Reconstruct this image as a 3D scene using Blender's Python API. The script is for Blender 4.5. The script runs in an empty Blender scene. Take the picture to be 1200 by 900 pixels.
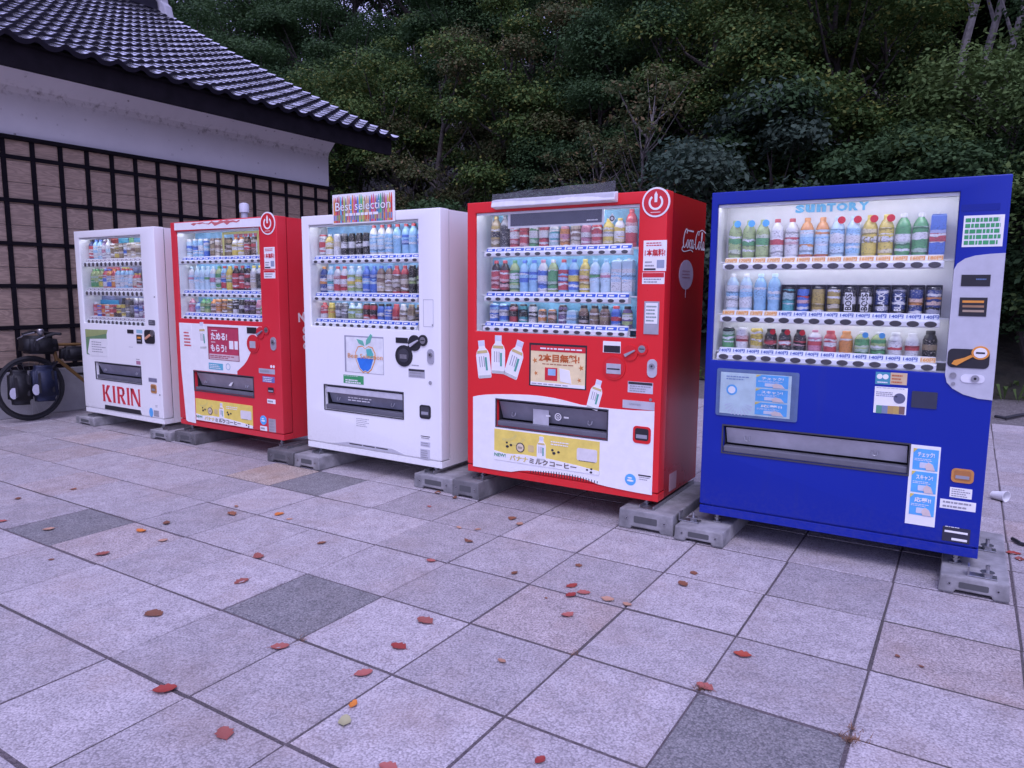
import bpy, bmesh, math, random
import numpy as np
from mathutils import Vector, Matrix
random.seed(7); rng = np.random.default_rng(7)
SC = bpy.context.scene; COL = SC.collection
# ------------------------------------------------------------------ camera
F_PX, YAW, PITCH, ROLL = 854.6, -.5592, .1298, .0068
CAM = np.array([.2280, -3.9326, 1.4244])
def _basis():
    f = np.array([math.cos(PITCH)*math.sin(YAW), math.cos(PITCH)*math.cos(YAW), -math.sin(PITCH)])
    r = np.array([math.cos(YAW), -math.sin(YAW), 0.]); u = np.cross(r, f)
    return math.cos(ROLL)*r+math.sin(ROLL)*u, -math.sin(ROLL)*r+math.cos(ROLL)*u, f
BR, BU, BF = _basis()
cd = bpy.data.cameras.new('camera'); cam = bpy.data.objects.new('camera', cd); COL.objects.link(cam)
cd.sensor_width = 36; cd.lens = F_PX/1200*36; cd.clip_start = .05; cd.clip_end = 2000
cam.matrix_world = Matrix(((BR[0], BU[0], -BF[0], CAM[0]), (BR[1], BU[1], -BF[1], CAM[1]), (BR[2], BU[2], -BF[2], CAM[2]), (0, 0, 0, 1)))
SC.camera = cam
# ------------------------------------------------------------------ sky, sun, exposure
w = bpy.data.worlds.new('World'); SC.world = w; w.use_nodes = True
nt = w.node_tree; bg = nt.nodes['Background']
SUN_EL, SUN_ROT = math.radians(58), math.radians(150)
sky = nt.nodes.new('ShaderNodeTexSky'); sky.sky_type = 'NISHITA'; sky.sun_disc = False
sky.sun_elevation = SUN_EL; sky.sun_rotation = SUN_ROT; sky.air_density = 1.0; sky.dust_density = 4.0; sky.ozone_density = 1.0
hs = nt.nodes.new('ShaderNodeHueSaturation'); hs.inputs['Saturation'].default_value = .25
tint = nt.nodes.new('ShaderNodeMix'); tint.data_type = 'RGBA'; tint.blend_type = 'MULTIPLY'; tint.inputs['Factor'].default_value = 1
tint.inputs['B'].default_value = (.885, .875, 1.66, 1)
nt.links.new(sky.outputs[0], hs.inputs['Color']); cl = nt.nodes.new('ShaderNodeMix'); cl.data_type = 'RGBA'; cl.inputs['Factor'].default_value = .6; cl.inputs['B'].default_value = (5.2, 5.2, 5.2, 1)   # an even layer of cloud over the clear sky
nt.links.new(hs.outputs[0], cl.inputs['A']); nt.links.new(cl.outputs['Result'], tint.inputs['A']); nt.links.new(tint.outputs['Result'], bg.inputs['Color'])
bg.inputs['Strength'].default_value = .15
sl = bpy.data.lights.new('sun', 'SUN'); sun = bpy.data.objects.new('sun', sl); COL.objects.link(sun)
sl.energy = 1.0; sl.angle = math.radians(28); sl.color = (.87, .84, 1.0)
sd = Vector((math.cos(SUN_EL)*math.sin(SUN_ROT), math.cos(SUN_EL)*math.cos(SUN_ROT), math.sin(SUN_EL)))
sun.rotation_euler = sd.to_track_quat('Z', 'Y').to_euler(); sun.location = (0, -5, 12)
VS = SC.view_settings; VS.view_transform = 'Standard'; VS.look = 'None'; VS.gamma = 1; VS.use_curve_mapping = False
VS.exposure = 0.34
try:
    SC.cycles.use_denoising = True; SC.cycles.max_bounces = 8; SC.cycles.transparent_max_bounces = 12
except Exception: pass
# ------------------------------------------------------------------ pixel -> place
def ray(u, v): return BR*(u-600)/F_PX - BU*(v-450)/F_PX + BF
def on_y(u, v, y): d = ray(u, v); p = CAM+d*((y-CAM[1])/d[1]); return p
def on_x(u, v, x): d = ray(u, v); p = CAM+d*((x-CAM[0])/d[0]); return p
def on_z(u, v, z=0.): d = ray(u, v); p = CAM+d*((z-CAM[2])/d[2]); return p
# ------------------------------------------------------------------ materials
MATS = {}
def s2l(c): return tuple((x/255/12.92) if x <= 10 else ((x/255+.055)/1.055)**2.4 for x in c)
LIT = (.85, .78, 1.2)                      # the daylight's colour cast, to get a thing's own colour from its look
def px(r, g, b): return tuple(min(.85, max(.004, c/l)) for c, l in zip(s2l((r, g, b)), LIT))
def newmat(name):
    m = bpy.data.materials.new(name); m.use_nodes = True
    return m, m.node_tree, m.node_tree.nodes['Principled BSDF']
def N(t, kind, **kw):
    n = t.nodes.new(kind)
    for k, v in kw.items():
        if k in n.inputs: n.inputs[k].default_value = v
        else: setattr(n, k, v)
    return n
def plain(c, rough=.5, metal=0., spec=.5, var=.12, scale=18., name='print', coat=0., bump=0.):
    key = (tuple(round(x, 3) for x in c), rough, metal, spec, var, scale, coat, bump)
    if key in MATS: return MATS[key]
    m, t, p = newmat(name)
    tc = N(t, 'ShaderNodeTexCoord'); no = N(t, 'ShaderNodeTexNoise', Scale=scale, Detail=5., Roughness=.6)
    t.links.new(tc.outputs['Object'], no.inputs['Vector'])
    mr = N(t, 'ShaderNodeMapRange'); mr.inputs['From Min'].default_value = .3; mr.inputs['From Max'].default_value = .7
    mr.inputs['To Min'].default_value = 1-var; mr.inputs['To Max'].default_value = 1+var*.5
    t.links.new(no.outputs['Fac'], mr.inputs['Value'])
    mx = N(t, 'ShaderNodeMix', data_type='RGBA', blend_type='MULTIPLY'); mx.inputs['Factor'].default_value = 1
    mx.inputs['A'].default_value = (*c, 1); t.links.new(mr.outputs[0], mx.inputs['B'])
    t.links.new(mx.outputs['Result'], p.inputs['Base Color'])
    p.inputs['Roughness'].default_value = rough; p.inputs['Metallic'].default_value = metal
    p.inputs['Specular IOR Level'].default_value = spec; p.inputs['Coat Weight'].default_value = coat; p.inputs['Coat Roughness'].default_value = .15
    if bump:
        b = N(t, 'ShaderNodeBump', Strength=bump, Distance=.01); t.links.new(no.outputs['Fac'], b.inputs['Height']); t.links.new(b.outputs[0], p.inputs['Normal'])
    MATS[key] = m; return m
def paint(c, rough=.26, dirt=.35, name='painted_steel', fade=.0):
    """baked enamel on sheet steel: faint dents, grime streaks running down, dust towards nothing in particular"""
    key = ('paint', tuple(round(x, 3) for x in c), rough, dirt, fade)
    if key in MATS: return MATS[key]
    m, t, p = newmat(name)
    tc = N(t, 'ShaderNodeTexCoord')
    mp = N(t, 'ShaderNodeMapping'); mp.inputs['Scale'].default_value = (14, 14, 1.2); t.links.new(tc.outputs['Object'], mp.inputs['Vector'])
    st = N(t, 'ShaderNodeTexNoise', Scale=1.6, Detail=6., Roughness=.65); t.links.new(mp.outputs[0], st.inputs['Vector'])
    sp = N(t, 'ShaderNodeTexNoise', Scale=55., Detail=4., Roughness=.7); t.links.new(tc.outputs['Object'], sp.inputs['Vector'])
    big = N(t, 'ShaderNodeTexNoise', Scale=2.2, Detail=3.); t.links.new(tc.outputs['Object'], big.inputs['Vector'])
    r1 = N(t, 'ShaderNodeMapRange'); r1.inputs['From Min'].default_value = .56; r1.inputs['From Max'].default_value = .8; r1.inputs['To Max'].default_value = dirt; t.links.new(st.outputs['Fac'], r1.inputs['Value'])
    r2 = N(t, 'ShaderNodeMapRange'); r2.inputs['From Min'].default_value = .66; r2.inputs['From Max'].default_value = .76; r2.inputs['To Max'].default_value = dirt*.9; t.links.new(sp.outputs['Fac'], r2.inputs['Value'])
    ad = N(t, 'ShaderNodeMath', operation='MAXIMUM'); t.links.new(r1.outputs[0], ad.inputs[0]); t.links.new(r2.outputs[0], ad.inputs[1])
    mx = N(t, 'ShaderNodeMix', data_type='RGBA'); mx.inputs['A'].default_value = (*c, 1); mx.inputs['B'].default_value = (c[0]*.55+.03, c[1]*.55+.03, c[2]*.5+.025, 1)
    t.links.new(ad.outputs[0], mx.inputs['Factor'])
    fd = N(t, 'ShaderNodeMix', data_type='RGBA'); r3 = N(t, 'ShaderNodeMapRange'); r3.inputs['From Min'].default_value = .35; r3.inputs['From Max'].default_value = .7; r3.inputs['To Max'].default_value = fade
    t.links.new(big.outputs['Fac'], r3.inputs['Value']); t.links.new(r3.outputs[0], fd.inputs['Factor']); t.links.new(mx.outputs['Result'], fd.inputs['A']); fd.inputs['B'].default_value = (min(1, c[0]*1.1+.05), c[1]+.06, c[2]+.06, 1)
    ge = N(t, 'ShaderNodeNewGeometry'); sx = N(t, 'ShaderNodeSeparateXYZ'); t.links.new(ge.outputs['Position'], sx.inputs[0]); rz = N(t, 'ShaderNodeMapRange'); rz.inputs['From Min'].default_value = .38; rz.inputs['From Max'].default_value = .13; rz.inputs['To Max'].default_value = .13; t.links.new(sx.outputs['Z'], rz.inputs['Value'])
    sn = N(t, 'ShaderNodeMapRange'); sn.inputs['From Min'].default_value = .42; sn.inputs['From Max'].default_value = .72; t.links.new(sp.outputs['Fac'], sn.inputs['Value']); ms = N(t, 'ShaderNodeMath', operation='MULTIPLY'); t.links.new(rz.outputs[0], ms.inputs[0]); t.links.new(sn.outputs[0], ms.inputs[1])
    mud = N(t, 'ShaderNodeMix', data_type='RGBA'); mud.inputs['B'].default_value = (.20, .17, .15, 1); t.links.new(fd.outputs['Result'], mud.inputs['A']); t.links.new(ms.outputs[0], mud.inputs['Factor'])   # rain-splashed dust on the lowest panels
    t.links.new(mud.outputs['Result'], p.inputs['Base Color'])
    rr = N(t, 'ShaderNodeMapRange'); rr.inputs['To Min'].default_value = rough-.08; rr.inputs['To Max'].default_value = rough+.22; t.links.new(big.outputs['Fac'], rr.inputs['Value']); t.links.new(rr.outputs[0], p.inputs['Roughness'])
    p.inputs['Specular IOR Level'].default_value = .32
    b = N(t, 'ShaderNodeBump', Strength=.12, Distance=.02); t.links.new(big.outputs['Fac'], b.inputs['Height']); t.links.new(b.outputs[0], p.inputs['Normal'])
    MATS[key] = m; return m
def glassmat(refl=.06, tintc=(.97, .98, .98), rough=.03, name='clear_pane'):
    key = ('glass', refl, tintc, rough)
    if key in MATS: return MATS[key]
    m, t, p = newmat(name); t.nodes.remove(p); o = t.nodes['Material Output']
    tr = N(t, 'ShaderNodeBsdfTransparent'); tr.inputs['Color'].default_value = (*tintc, 1)
    gl = N(t, 'ShaderNodeBsdfGlossy'); gl.inputs['Roughness'].default_value = rough
    lw = N(t, 'ShaderNodeLayerWeight'); pw = N(t, 'ShaderNodeMath', operation='POWER'); pw.inputs[1].default_value = 5.; t.links.new(lw.outputs['Facing'], pw.inputs[0]); mu = N(t, 'ShaderNodeMath', operation='MULTIPLY_ADD'); mu.inputs[1].default_value = .8; mu.inputs[2].default_value = refl*.5; mu.use_clamp = True
    t.links.new(pw.outputs[0], mu.inputs[0]); mx = N(t, 'ShaderNodeMixShader'); t.links.new(mu.outputs[0], mx.inputs[0]); t.links.new(tr.outputs[0], mx.inputs[1]); t.links.new(gl.outputs[0], mx.inputs[2])
    t.links.new(mx.outputs[0], o.inputs['Surface']); MATS[key] = m; return m
WHITE = px(222, 215, 252); INK = (.03, .03, .035); GREY = (.3, .3, .31)
# ------------------------------------------------------------------ mesh helpers
class MB:
    def __init__(s): s.v = []; s.f = []; s.m = []
    def add(s, vs, fs, mi=0):
        o = len(s.v); s.v += [tuple(map(float, p)) for p in vs]; s.f += [tuple(i+o for i in f) for f in fs]; s.m += [mi]*len(fs); return s
    def box(s, x0, x1, y0, y1, z0, z1, mi=0):
        return s.add([(x0, y0, z0), (x1, y0, z0), (x1, y1, z0), (x0, y1, z0), (x0, y0, z1), (x1, y0, z1), (x1, y1, z1), (x0, y1, z1)],
                     [(3, 2, 1, 0), (4, 5, 6, 7), (0, 1, 5, 4), (1, 2, 6, 5), (2, 3, 7, 6), (3, 0, 4, 7)], mi)
    def tube(s, pts, rad, n=8, mi=0, cap=True):
        P = [Vector(p) for p in pts]; R = rad if hasattr(rad, '__len__') else [rad]*len(P); rings = []
        side = None
        for i, p in enumerate(P):
            d = ((P[min(i+1, len(P)-1)]-P[max(i-1, 0)]) or Vector((0, 0, 1))).normalized()
            if side is None: side = d.orthogonal().normalized()
            side = (side-d*side.dot(d)); side = side.normalized() if side.length > 1e-6 else d.orthogonal().normalized()
            up = d.cross(side); rings.append([p+(side*math.cos(a)+up*math.sin(a))*R[i] for a in [2*math.pi*k/n for k in range(n)]])
        vs = [q for r in rings for q in r]; fs = []
        for i in range(len(P)-1):
            for k in range(n): fs.append((i*n+k, i*n+(k+1) % n, (i+1)*n+(k+1) % n, (i+1)*n+k))
        if cap: fs += [tuple(range(n))[::-1], tuple((len(P)-1)*n+k for k in range(n))]
        return s.add(vs, fs, mi)
    def lathe(s, prof, n=14, mi=0, c=(0, 0, 0), mis=None):
        vs = []; fs = []
        for r, z in prof: vs += [(c[0]+r*math.cos(2*math.pi*k/n), c[1]+r*math.sin(2*math.pi*k/n), c[2]+z) for k in range(n)]
        o = len(s.v)
        for i in range(len(prof)-1):
            for k in range(n):
                s.f.append((o+i*n+k, o+i*n+(k+1) % n, o+(i+1)*n+(k+1) % n, o+(i+1)*n+k)); s.m.append(mis[i] if mis else mi)
        s.v += vs
        s.f += [tuple(o+k for k in range(n))[::-1], tuple(o+(len(prof)-1)*n+k for k in range(n))]; s.m += [mis[0] if mis else mi, mis[-1] if mis else mi]
        return s
    def mesh(s, name, mats, off=(0, 0, 0), smooth=False, bevel=0., seg=2):
        me = bpy.data.meshes.new(name)
        me.from_pydata([(a-off[0], b-off[1], c-off[2]) for a, b, c in s.v], [], s.f)
        mats = mats if isinstance(mats, (list, tuple)) else [mats]
        for m in mats: me.materials.append(m)
        me.polygons.foreach_set('material_index', s.m)
        if bevel:
            bm = bmesh.new(); bm.from_mesh(me); bmesh.ops.remove_doubles(bm, verts=bm.verts, dist=1e-5)
            bmesh.ops.dissolve_limit(bm, angle_limit=.01, verts=bm.verts, edges=bm.edges)
            ed = [e for e in bm.edges if len(e.link_faces) == 2 and e.calc_face_angle(0) > .6]
            bmesh.ops.bevel(bm, geom=ed, offset=bevel, segments=seg, affect='EDGES', profile=.6, clamp_overlap=True)
            bm.to_mesh(me); bm.free()
        if smooth:
            me.polygons.foreach_set('use_smooth', [True]*len(me.polygons))
            try: me.set_sharp_from_angle(angle=.7)
            except Exception: pass
        me.update(); return me
def tag(o, label=None, cat=None, group=None, kind=None):
    if label: o['label'] = label
    if cat: o['category'] = cat
    if group: o['group'] = group
    if kind: o['kind'] = kind
    return o
def link(name, me, parent=None, loc=None):
    o = bpy.data.objects.new(name, me); COL.objects.link(o); o.parent = parent
    if loc is not None: o.location = loc
    return o
def root_of(p):
    while p is not None and p.parent is not None: p = p.parent
    return p
def put(name, mb, mats, parent=None, smooth=False, bevel=0., seg=2):
    """mesh in world coordinates, hung under a thing (whose Empty sits at its base)"""
    off = (0, 0, 0); q = parent
    while q is not None: off = tuple(a+b for a, b in zip(off, q.location)); q = q.parent
    return link(name, mb.mesh(name, mats, off, smooth, bevel, seg), parent)
def thing(name, loc, label, cat, group=None):
    e = bpy.data.objects.new(name, None); e.empty_display_size = .1; e.location = loc; COL.objects.link(e); return tag(e, label, cat, group)
# ------------------------------------------------------------------ lettering
TXT = {}
def text_data(body, bold=.0, shear=0.):
    k = (body, bold, shear)
    if k not in TXT:
        cu = bpy.data.curves.new('lettering', 'FONT'); cu.body = body; cu.resolution_u = 2; cu.offset = bold; cu.shear = shear; cu.fill_mode = 'FRONT'
        ob = bpy.data.objects.new('lettering', cu); COL.objects.link(ob)
        dg = bpy.context.evaluated_depsgraph_get(); dg.update()
        me = bpy.data.meshes.new_from_object(ob.evaluated_get(dg))
        V = np.array([v.co[:2] for v in me.vertices]) if len(me.vertices) else np.zeros((1, 2)); Fs = [tuple(p.vertices) for p in me.polygons]
        V = (V-V.min(0))/np.maximum(V.max(0)-V.min(0), 1e-6)
        bpy.data.objects.remove(ob); bpy.data.curves.remove(cu); bpy.data.meshes.remove(me)
        TXT[k] = (V, Fs)
    return TXT[k]
# ------------------------------------------------------------------ flat print on a face of a thing
class Surf:
    def __init__(s, parent, axis, val):      # axis 'y': face looks to -Y ; axis 'x': face looks to +X
        s.p = parent; s.axis = axis; s.val = val
    def ab(s, u, v):
        p = on_y(u, v, s.val) if s.axis == 'y' else on_x(u, v, s.val)
        return (p[0], p[2]) if s.axis == 'y' else (p[1], p[2])
    def w(s, a, b, d): return (a, s.val-d, b) if s.axis == 'y' else (s.val+d, a, b)
    def slab(s, mb, pts, d0, d1, mi=0):
        n = len(pts); A = sum(pts[i][0]*pts[(i+1) % n][1]-pts[(i+1) % n][0]*pts[i][1] for i in range(n))
        if A < 0: pts = pts[::-1]
        vs = [s.w(a, b, d1) for a, b in pts]+[s.w(a, b, d0) for a, b in pts]
        return mb.add(vs, [tuple(range(n))]+[(i, i+n, (i+1) % n+n, (i+1) % n) for i in range(n)], mi)
    def poly(s, name, pts, mat, layer=1, parent=None, ab=False, d0=-.001):
        pts = pts if ab else [s.ab(*p) for p in pts]
        mb = MB(); s.slab(mb, pts, d0, layer*.0012); o = put(name, mb, mat, parent or s.p); return o
    def R(s, u0, v0, u1, v1):
        a0, b1 = s.ab(u0, v0); a1, b0 = s.ab(u1, v1); return a0, b0, a1, b1
    def rect(s, name, r, mat, layer=1, parent=None, rad=0., ab=False):
        a0, b0, a1, b1 = r if ab else s.R(*r)
        return s.poly(name, rrect(a0, b0, a1, b1, rad), mat, layer, parent, True)
    def disc(s, name, c, rx, mat, layer=1, parent=None, ry=None, ab=False, inner=0., n=28):
        a, b = c if ab else s.ab(*c); ry = ry or rx
        if inner:
            mb = MB(); o = [(a+rx*math.cos(t), b+ry*math.sin(t)) for t in np.linspace(0, 2*math.pi, n, False)]
            i = [(a+rx*inner*math.cos(t), b+ry*inner*math.sin(t)) for t in np.linspace(0, 2*math.pi, n, False)]
            for k in range(n): s.slab(mb, [o[k], o[(k+1) % n], i[(k+1) % n], i[k]], 0, layer*.0012)
            return put(name, mb, mat, parent or s.p)
        return s.poly(name, [(a+rx*math.cos(t), b+ry*math.sin(t)) for t in np.linspace(0, 2*math.pi, n, False)], mat, layer, parent, True)
    def text(s, body, r, mat, layer=2, parent=None, bold=0., shear=0., ab=False, rot=0, name='lettering'):
        a0, b0, a1, b1 = r if ab else s.R(*r); V, Fs = text_data(body, bold, shear)
        X, Y = V[:, 0], V[:, 1]
        if rot == 90: X, Y = 1-V[:, 1], V[:, 0]
        vs = [s.w(a0+x*(a1-a0), b0+y*(b1-b0), layer*.0012) for x, y in zip(X, Y)]
        mb = MB(); mb.add(vs, Fs); return put(name, mb, mat, parent or s.p)
    def rows(s, r, mat, n, layer=2, parent=None, ab=False, fill=.45, ragged=.35, name='small_print'):
        """lines of print too small to read"""
        a0, b0, a1, b1 = r if ab else s.R(*r); mb = MB(); h = (b1-b0)/n
        for i in range(n):
            z1 = b1-i*h-h*(1-fill)/2; z0 = z1-h*fill; x = a0; end = a1-(a1-a0)*ragged*random.random()
            while x < end:
                wd = (a1-a0)*random.uniform(.05, .16); e = min(x+wd, end)
                vs = [s.w(x, z0, layer*.0012), s.w(e, z0, layer*.0012), s.w(e, z1, layer*.0012), s.w(x, z1, layer*.0012)]; mb.add(vs, [(0, 1, 2, 3)])
                x = e+(a1-a0)*.025
        return put(name, mb, mat, parent or s.p)
def rrect(a0, b0, a1, b1, rad, n=4):
    if rad <= 0: return [(a0, b0), (a1, b0), (a1, b1), (a0, b1)]
    out = []
    for cx, cy, t0 in ((a1-rad, b0+rad, -90), (a1-rad, b1-rad, 0), (a0+rad, b1-rad, 90), (a0+rad, b0+rad, 180)):
        for k in range(n+1): t = math.radians(t0+90*k/n); out.append((cx+rad*math.cos(t), cy+rad*math.sin(t)))
    return out
# ================================================================== THE SETTING
def ground_mat(name, c1, c2, scale, bump, rough=.95, c3=None):
    m, t, p = newmat(name); ge = N(t, 'ShaderNodeNewGeometry')
    a = N(t, 'ShaderNodeTexNoise', Scale=scale, Detail=8., Roughness=.7); b = N(t, 'ShaderNodeTexNoise', Scale=.7, Detail=4.)
    v = N(t, 'ShaderNodeTexVoronoi', Scale=scale*1.7)
    for n in (a, b, v): t.links.new(ge.outputs['Position'], n.inputs['Vector'])
    mx = N(t, 'ShaderNodeMix', data_type='RGBA'); mx.inputs['A'].default_value = (*c1, 1); mx.inputs['B'].default_value = (*c2, 1)
    r = N(t, 'ShaderNodeMapRange'); r.inputs['From Min'].default_value = .35; r.inputs['From Max'].default_value = .65; t.links.new(a.outputs['Fac'], r.inputs['Value']); t.links.new(r.outputs[0], mx.inputs['Factor'])
    m2 = N(t, 'ShaderNodeMix', data_type='RGBA'); m2.inputs['B'].default_value = (*(c3 or c1), 1); t.links.new(mx.outputs['Result'], m2.inputs['A'])
    r2 = N(t, 'ShaderNodeMapRange'); r2.inputs['From Min'].default_value = .45; r2.inputs['From Max'].default_value = .7; r2.inputs['To Max'].default_value = .6; t.links.new(b.outputs['Fac'], r2.inputs['Value']); t.links.new(r2.outputs[0], m2.inputs['Factor'])
    t.links.new(m2.outputs['Result'], p.inputs['Base Color']); p.inputs['Roughness'].default_value = rough
    bu = N(t, 'ShaderNodeBump', Strength=bump, Distance=.02); t.links.new(v.outputs['Distance'], bu.inputs['Height']); t.links.new(bu.outputs[0], p.inputs['Normal'])
    return m
def sheet(name, x0, x1, y0, y1, z, mat):
    mb = MB(); mb.add([(x0, y0, z), (x1, y0, z), (x1, y1, z), (x0, y1, z)], [(0, 1, 2, 3)]); return tag(put(name, mb, mat), kind='structure')
sheet('ground', -400, 400, -400, 400, -.04, ground_mat('soil', (.09, .07, .05), (.05, .04, .03), 9, .6, c3=(.06, .07, .03)))
PAVE_Y1 = 5.13
pavement = sheet('pavement', -8.45, 14, -14, PAVE_Y1, -.0048, ground_mat('joint_sand', (.16, .13, .135), (.085, .068, .072), 60, .7, c3=(.05, .05, .03)))
sheet('gravel', -8.4, 16, PAVE_Y1, 8.2, -.018, ground_mat('gravel_stones', (.22, .2, .19), (.09, .08, .08), 22, 1., c3=(.12, .1, .08)))
# ---- paving slabs
def slab_mat(name, base, speck, dark, stain=.35, light=.5):
    m, t, p = newmat(name); ge = N(t, 'ShaderNodeNewGeometry'); oi = N(t, 'ShaderNodeObjectInfo')
    v = N(t, 'ShaderNodeTexVoronoi', Scale=135.); n1 = N(t, 'ShaderNodeTexNoise', Scale=70., Detail=6., Roughness=.75); n2 = N(t, 'ShaderNodeTexNoise', Scale=2.6, Detail=5., Roughness=.65); n3 = N(t, 'ShaderNodeTexNoise', Scale=9., Detail=5., Roughness=.6)
    for n in (v, n1, n2, n3): t.links.new(ge.outputs['Position'], n.inputs['Vector'])
    # aggregate: each pebble its own grey
    bw = N(t, 'ShaderNodeRGBToBW'); t.links.new(v.outputs['Color'], bw.inputs[0])
    mr = N(t, 'ShaderNodeMapRange'); mr.inputs['From Min'].default_value = .2; mr.inputs['From Max'].default_value = .8; t.links.new(bw.outputs[0], mr.inputs['Value'])
    peb = N(t, 'ShaderNodeMix', data_type='RGBA'); peb.inputs['A'].default_value = (*base, 1); peb.inputs['B'].default_value = (*speck, 1); t.links.new(mr.outputs[0], peb.inputs['Factor'])
    gap = N(t, 'ShaderNodeMapRange'); gap.inputs['From Min'].default_value = .45; gap.inputs['From Max'].default_value = .8; gap.inputs['To Max'].default_value = .75; t.links.new(v.outputs['Distance'], gap.inputs['Value'])
    g2 = N(t, 'ShaderNodeMapRange'); g2.inputs['From Min'].default_value = .56; g2.inputs['From Max'].default_value = .7; g2.inputs['To Max'].default_value = .8; t.links.new(n1.outputs['Fac'], g2.inputs['Value'])
    gm = N(t, 'ShaderNodeMath', operation='MAXIMUM'); t.links.new(gap.outputs[0], gm.inputs[0]); t.links.new(g2.outputs[0], gm.inputs[1])
    mx = N(t, 'ShaderNodeMix', data_type='RGBA'); mx.inputs['B'].default_value = (*dark, 1); t.links.new(peb.outputs['Result'], mx.inputs['A']); t.links.new(gm.outputs[0], mx.inputs['Factor'])
    # weathering stains, each slab its own tone
    st = N(t, 'ShaderNodeMapRange'); st.inputs['From Min'].default_value = .48; st.inputs['From Max'].default_value = .72; st.inputs['To Max'].default_value = stain; t.links.new(n2.outputs['Fac'], st.inputs['Value'])
    sx = N(t, 'ShaderNodeMix', data_type='RGBA'); sx.inputs['B'].default_value = (base[0]*.8, base[1]*.62, base[2]*.48, 1); t.links.new(mx.outputs['Result'], sx.inputs['A']); t.links.new(st.outputs[0], sx.inputs['Factor'])
    a1 = N(t, 'ShaderNodeMapRange'); a1.inputs['To Min'].default_value = .84; a1.inputs['To Max'].default_value = 1.1; t.links.new(oi.outputs['Random'], a1.inputs['Value'])
    a2 = N(t, 'ShaderNodeMapRange'); a2.inputs['From Min'].default_value = .3; a2.inputs['From Max'].default_value = .7; a2.inputs['To Min'].default_value = .82; a2.inputs['To Max'].default_value = 1.1; t.links.new(n3.outputs['Fac'], a2.inputs['Value'])
    am = N(t, 'ShaderNodeMath', operation='MULTIPLY'); t.links.new(a1.outputs[0], am.inputs[0]); t.links.new(a2.outputs[0], am.inputs[1])
    fx = N(t, 'ShaderNodeMix', data_type='RGBA', blend_type='MULTIPLY'); fx.inputs['Factor'].default_value = 1; t.links.new(sx.outputs['Result'], fx.inputs['A']); t.links.new(am.outputs[0], fx.inputs['B'])
    t.links.new(fx.outputs['Result'], p.inputs['Base Color']); p.inputs['Roughness'].default_value = .85
    bu = N(t, 'ShaderNodeBump', Strength=.55, Distance=.004); bu.invert = True; t.links.new(v.outputs['Distance'], bu.inputs['Height']); t.links.new(bu.outputs[0], p.inputs['Normal'])
    return m
SL = dict(grey=slab_mat('exposed_aggregate', (.36, .325, .33), (.49, .445, .45), (.19, .17, .175)),
          dark=slab_mat('dark_aggregate', (.17, .165, .165), (.29, .275, .27), (.08, .075, .08), .2),
          brown=slab_mat('brownish_aggregate', (.38, .325, .315), (.54, .465, .45), (.17, .14, .14), .5),
          tan=slab_mat('tan_aggregate', (.42, .34, .27), (.58, .48, .39), (.16, .12, .1), .5))
def slab_mesh(kind, k):
    h = .2468-.0008*k; b = .004; bm = MB(); r = random.Random(k)
    j = lambda: r.uniform(-.0016, .0016)
    g = h-.0032; O = [(-h+j(), -g+j()), (h+j(), -g+j()), (h+j(), g+j()), (-h+j(), g+j())]
    I = [(x*(1-b/h), y*(1-b/h)) for x, y in O]
    bm.add([(x, y, -.03) for x, y in O]+[(x, y, -b) for x, y in O]+[(x, y, 0) for x, y in I],
           [(i, (i+1) % 4, (i+1) % 4+4, i+4) for i in range(4)]+[(i+4, (i+1) % 4+4, (i+1) % 4+8, i+8) for i in range(4)]+[(8, 9, 10, 11)])
    return bm
SLAB = {(kd, k): slab_mesh(kd, k).mesh('paving_slab', SL[kd]) for kd in SL for k in range(4)}
special = {(-9, 3): 'dark', (-5, 3): 'dark', (-1, 3): 'dark', (-8, 0): 'dark', (-3, 2): 'brown', (-9, 0): 'tan', (-11, 2): 'brown', (-8, 3): 'brown', (-12, 0): 'brown', (-13, 1): 'brown', (1, -3): 'brown', (-14, 0): 'brown', (1, -6): 'brown'}
def in_frame(p, mu=60):
    d = np.array(p)-CAM; z = d@BF
    if z < .2: return False
    u = 600+F_PX*(d@BR)/z; v = 450-F_PX*(d@BU)/z; return -mu < u < 1200+mu and -mu < v < 900+mu
cells = [(c, r) for c in range(-17, 28) for r in range(-11, 28) if (c+.5)*.5 > -8.35]
vis = [q for q in cells if in_frame(((q[0]+.5)*.5, -(q[1]+.5)*.5, 0)) and (-(q[1]+.5)*.5 < 1.3 or (q[0]+.5)*.5 > .3)]
vis.sort(key=lambda q: (q[0]*.5+.25-CAM[0])**2+(-(q[1]+.5)*.5-CAM[1])**2); near = set(vis[:295])
rest = MB(); bsl = slab_mesh('grey', 0)
for q in cells:
    c, r = q; z = random.uniform(-.0025, .0015)
    loc = ((c+.5)*.5+random.uniform(-.002, .002), -(r+.5)*.5+random.uniform(-.002, .002), z)
    if q in near:
        kd = special.get(q) or ('brown' if random.random() < .02 else 'grey')
        o = link('paving_slab', SLAB[kd, random.randrange(4)], pavement, loc); o.rotation_euler = (random.uniform(-.003, .003), random.uniform(-.003, .003), random.uniform(-.004, .004)+math.pi*random.randrange(2))
    else: rest.add([(x+loc[0], y+loc[1], zz+loc[2]) for x, y, zz in bsl.v], bsl.f)
tag(put('far_paving_slabs', rest, SL['grey'], pavement), kind='stuff')
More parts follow.
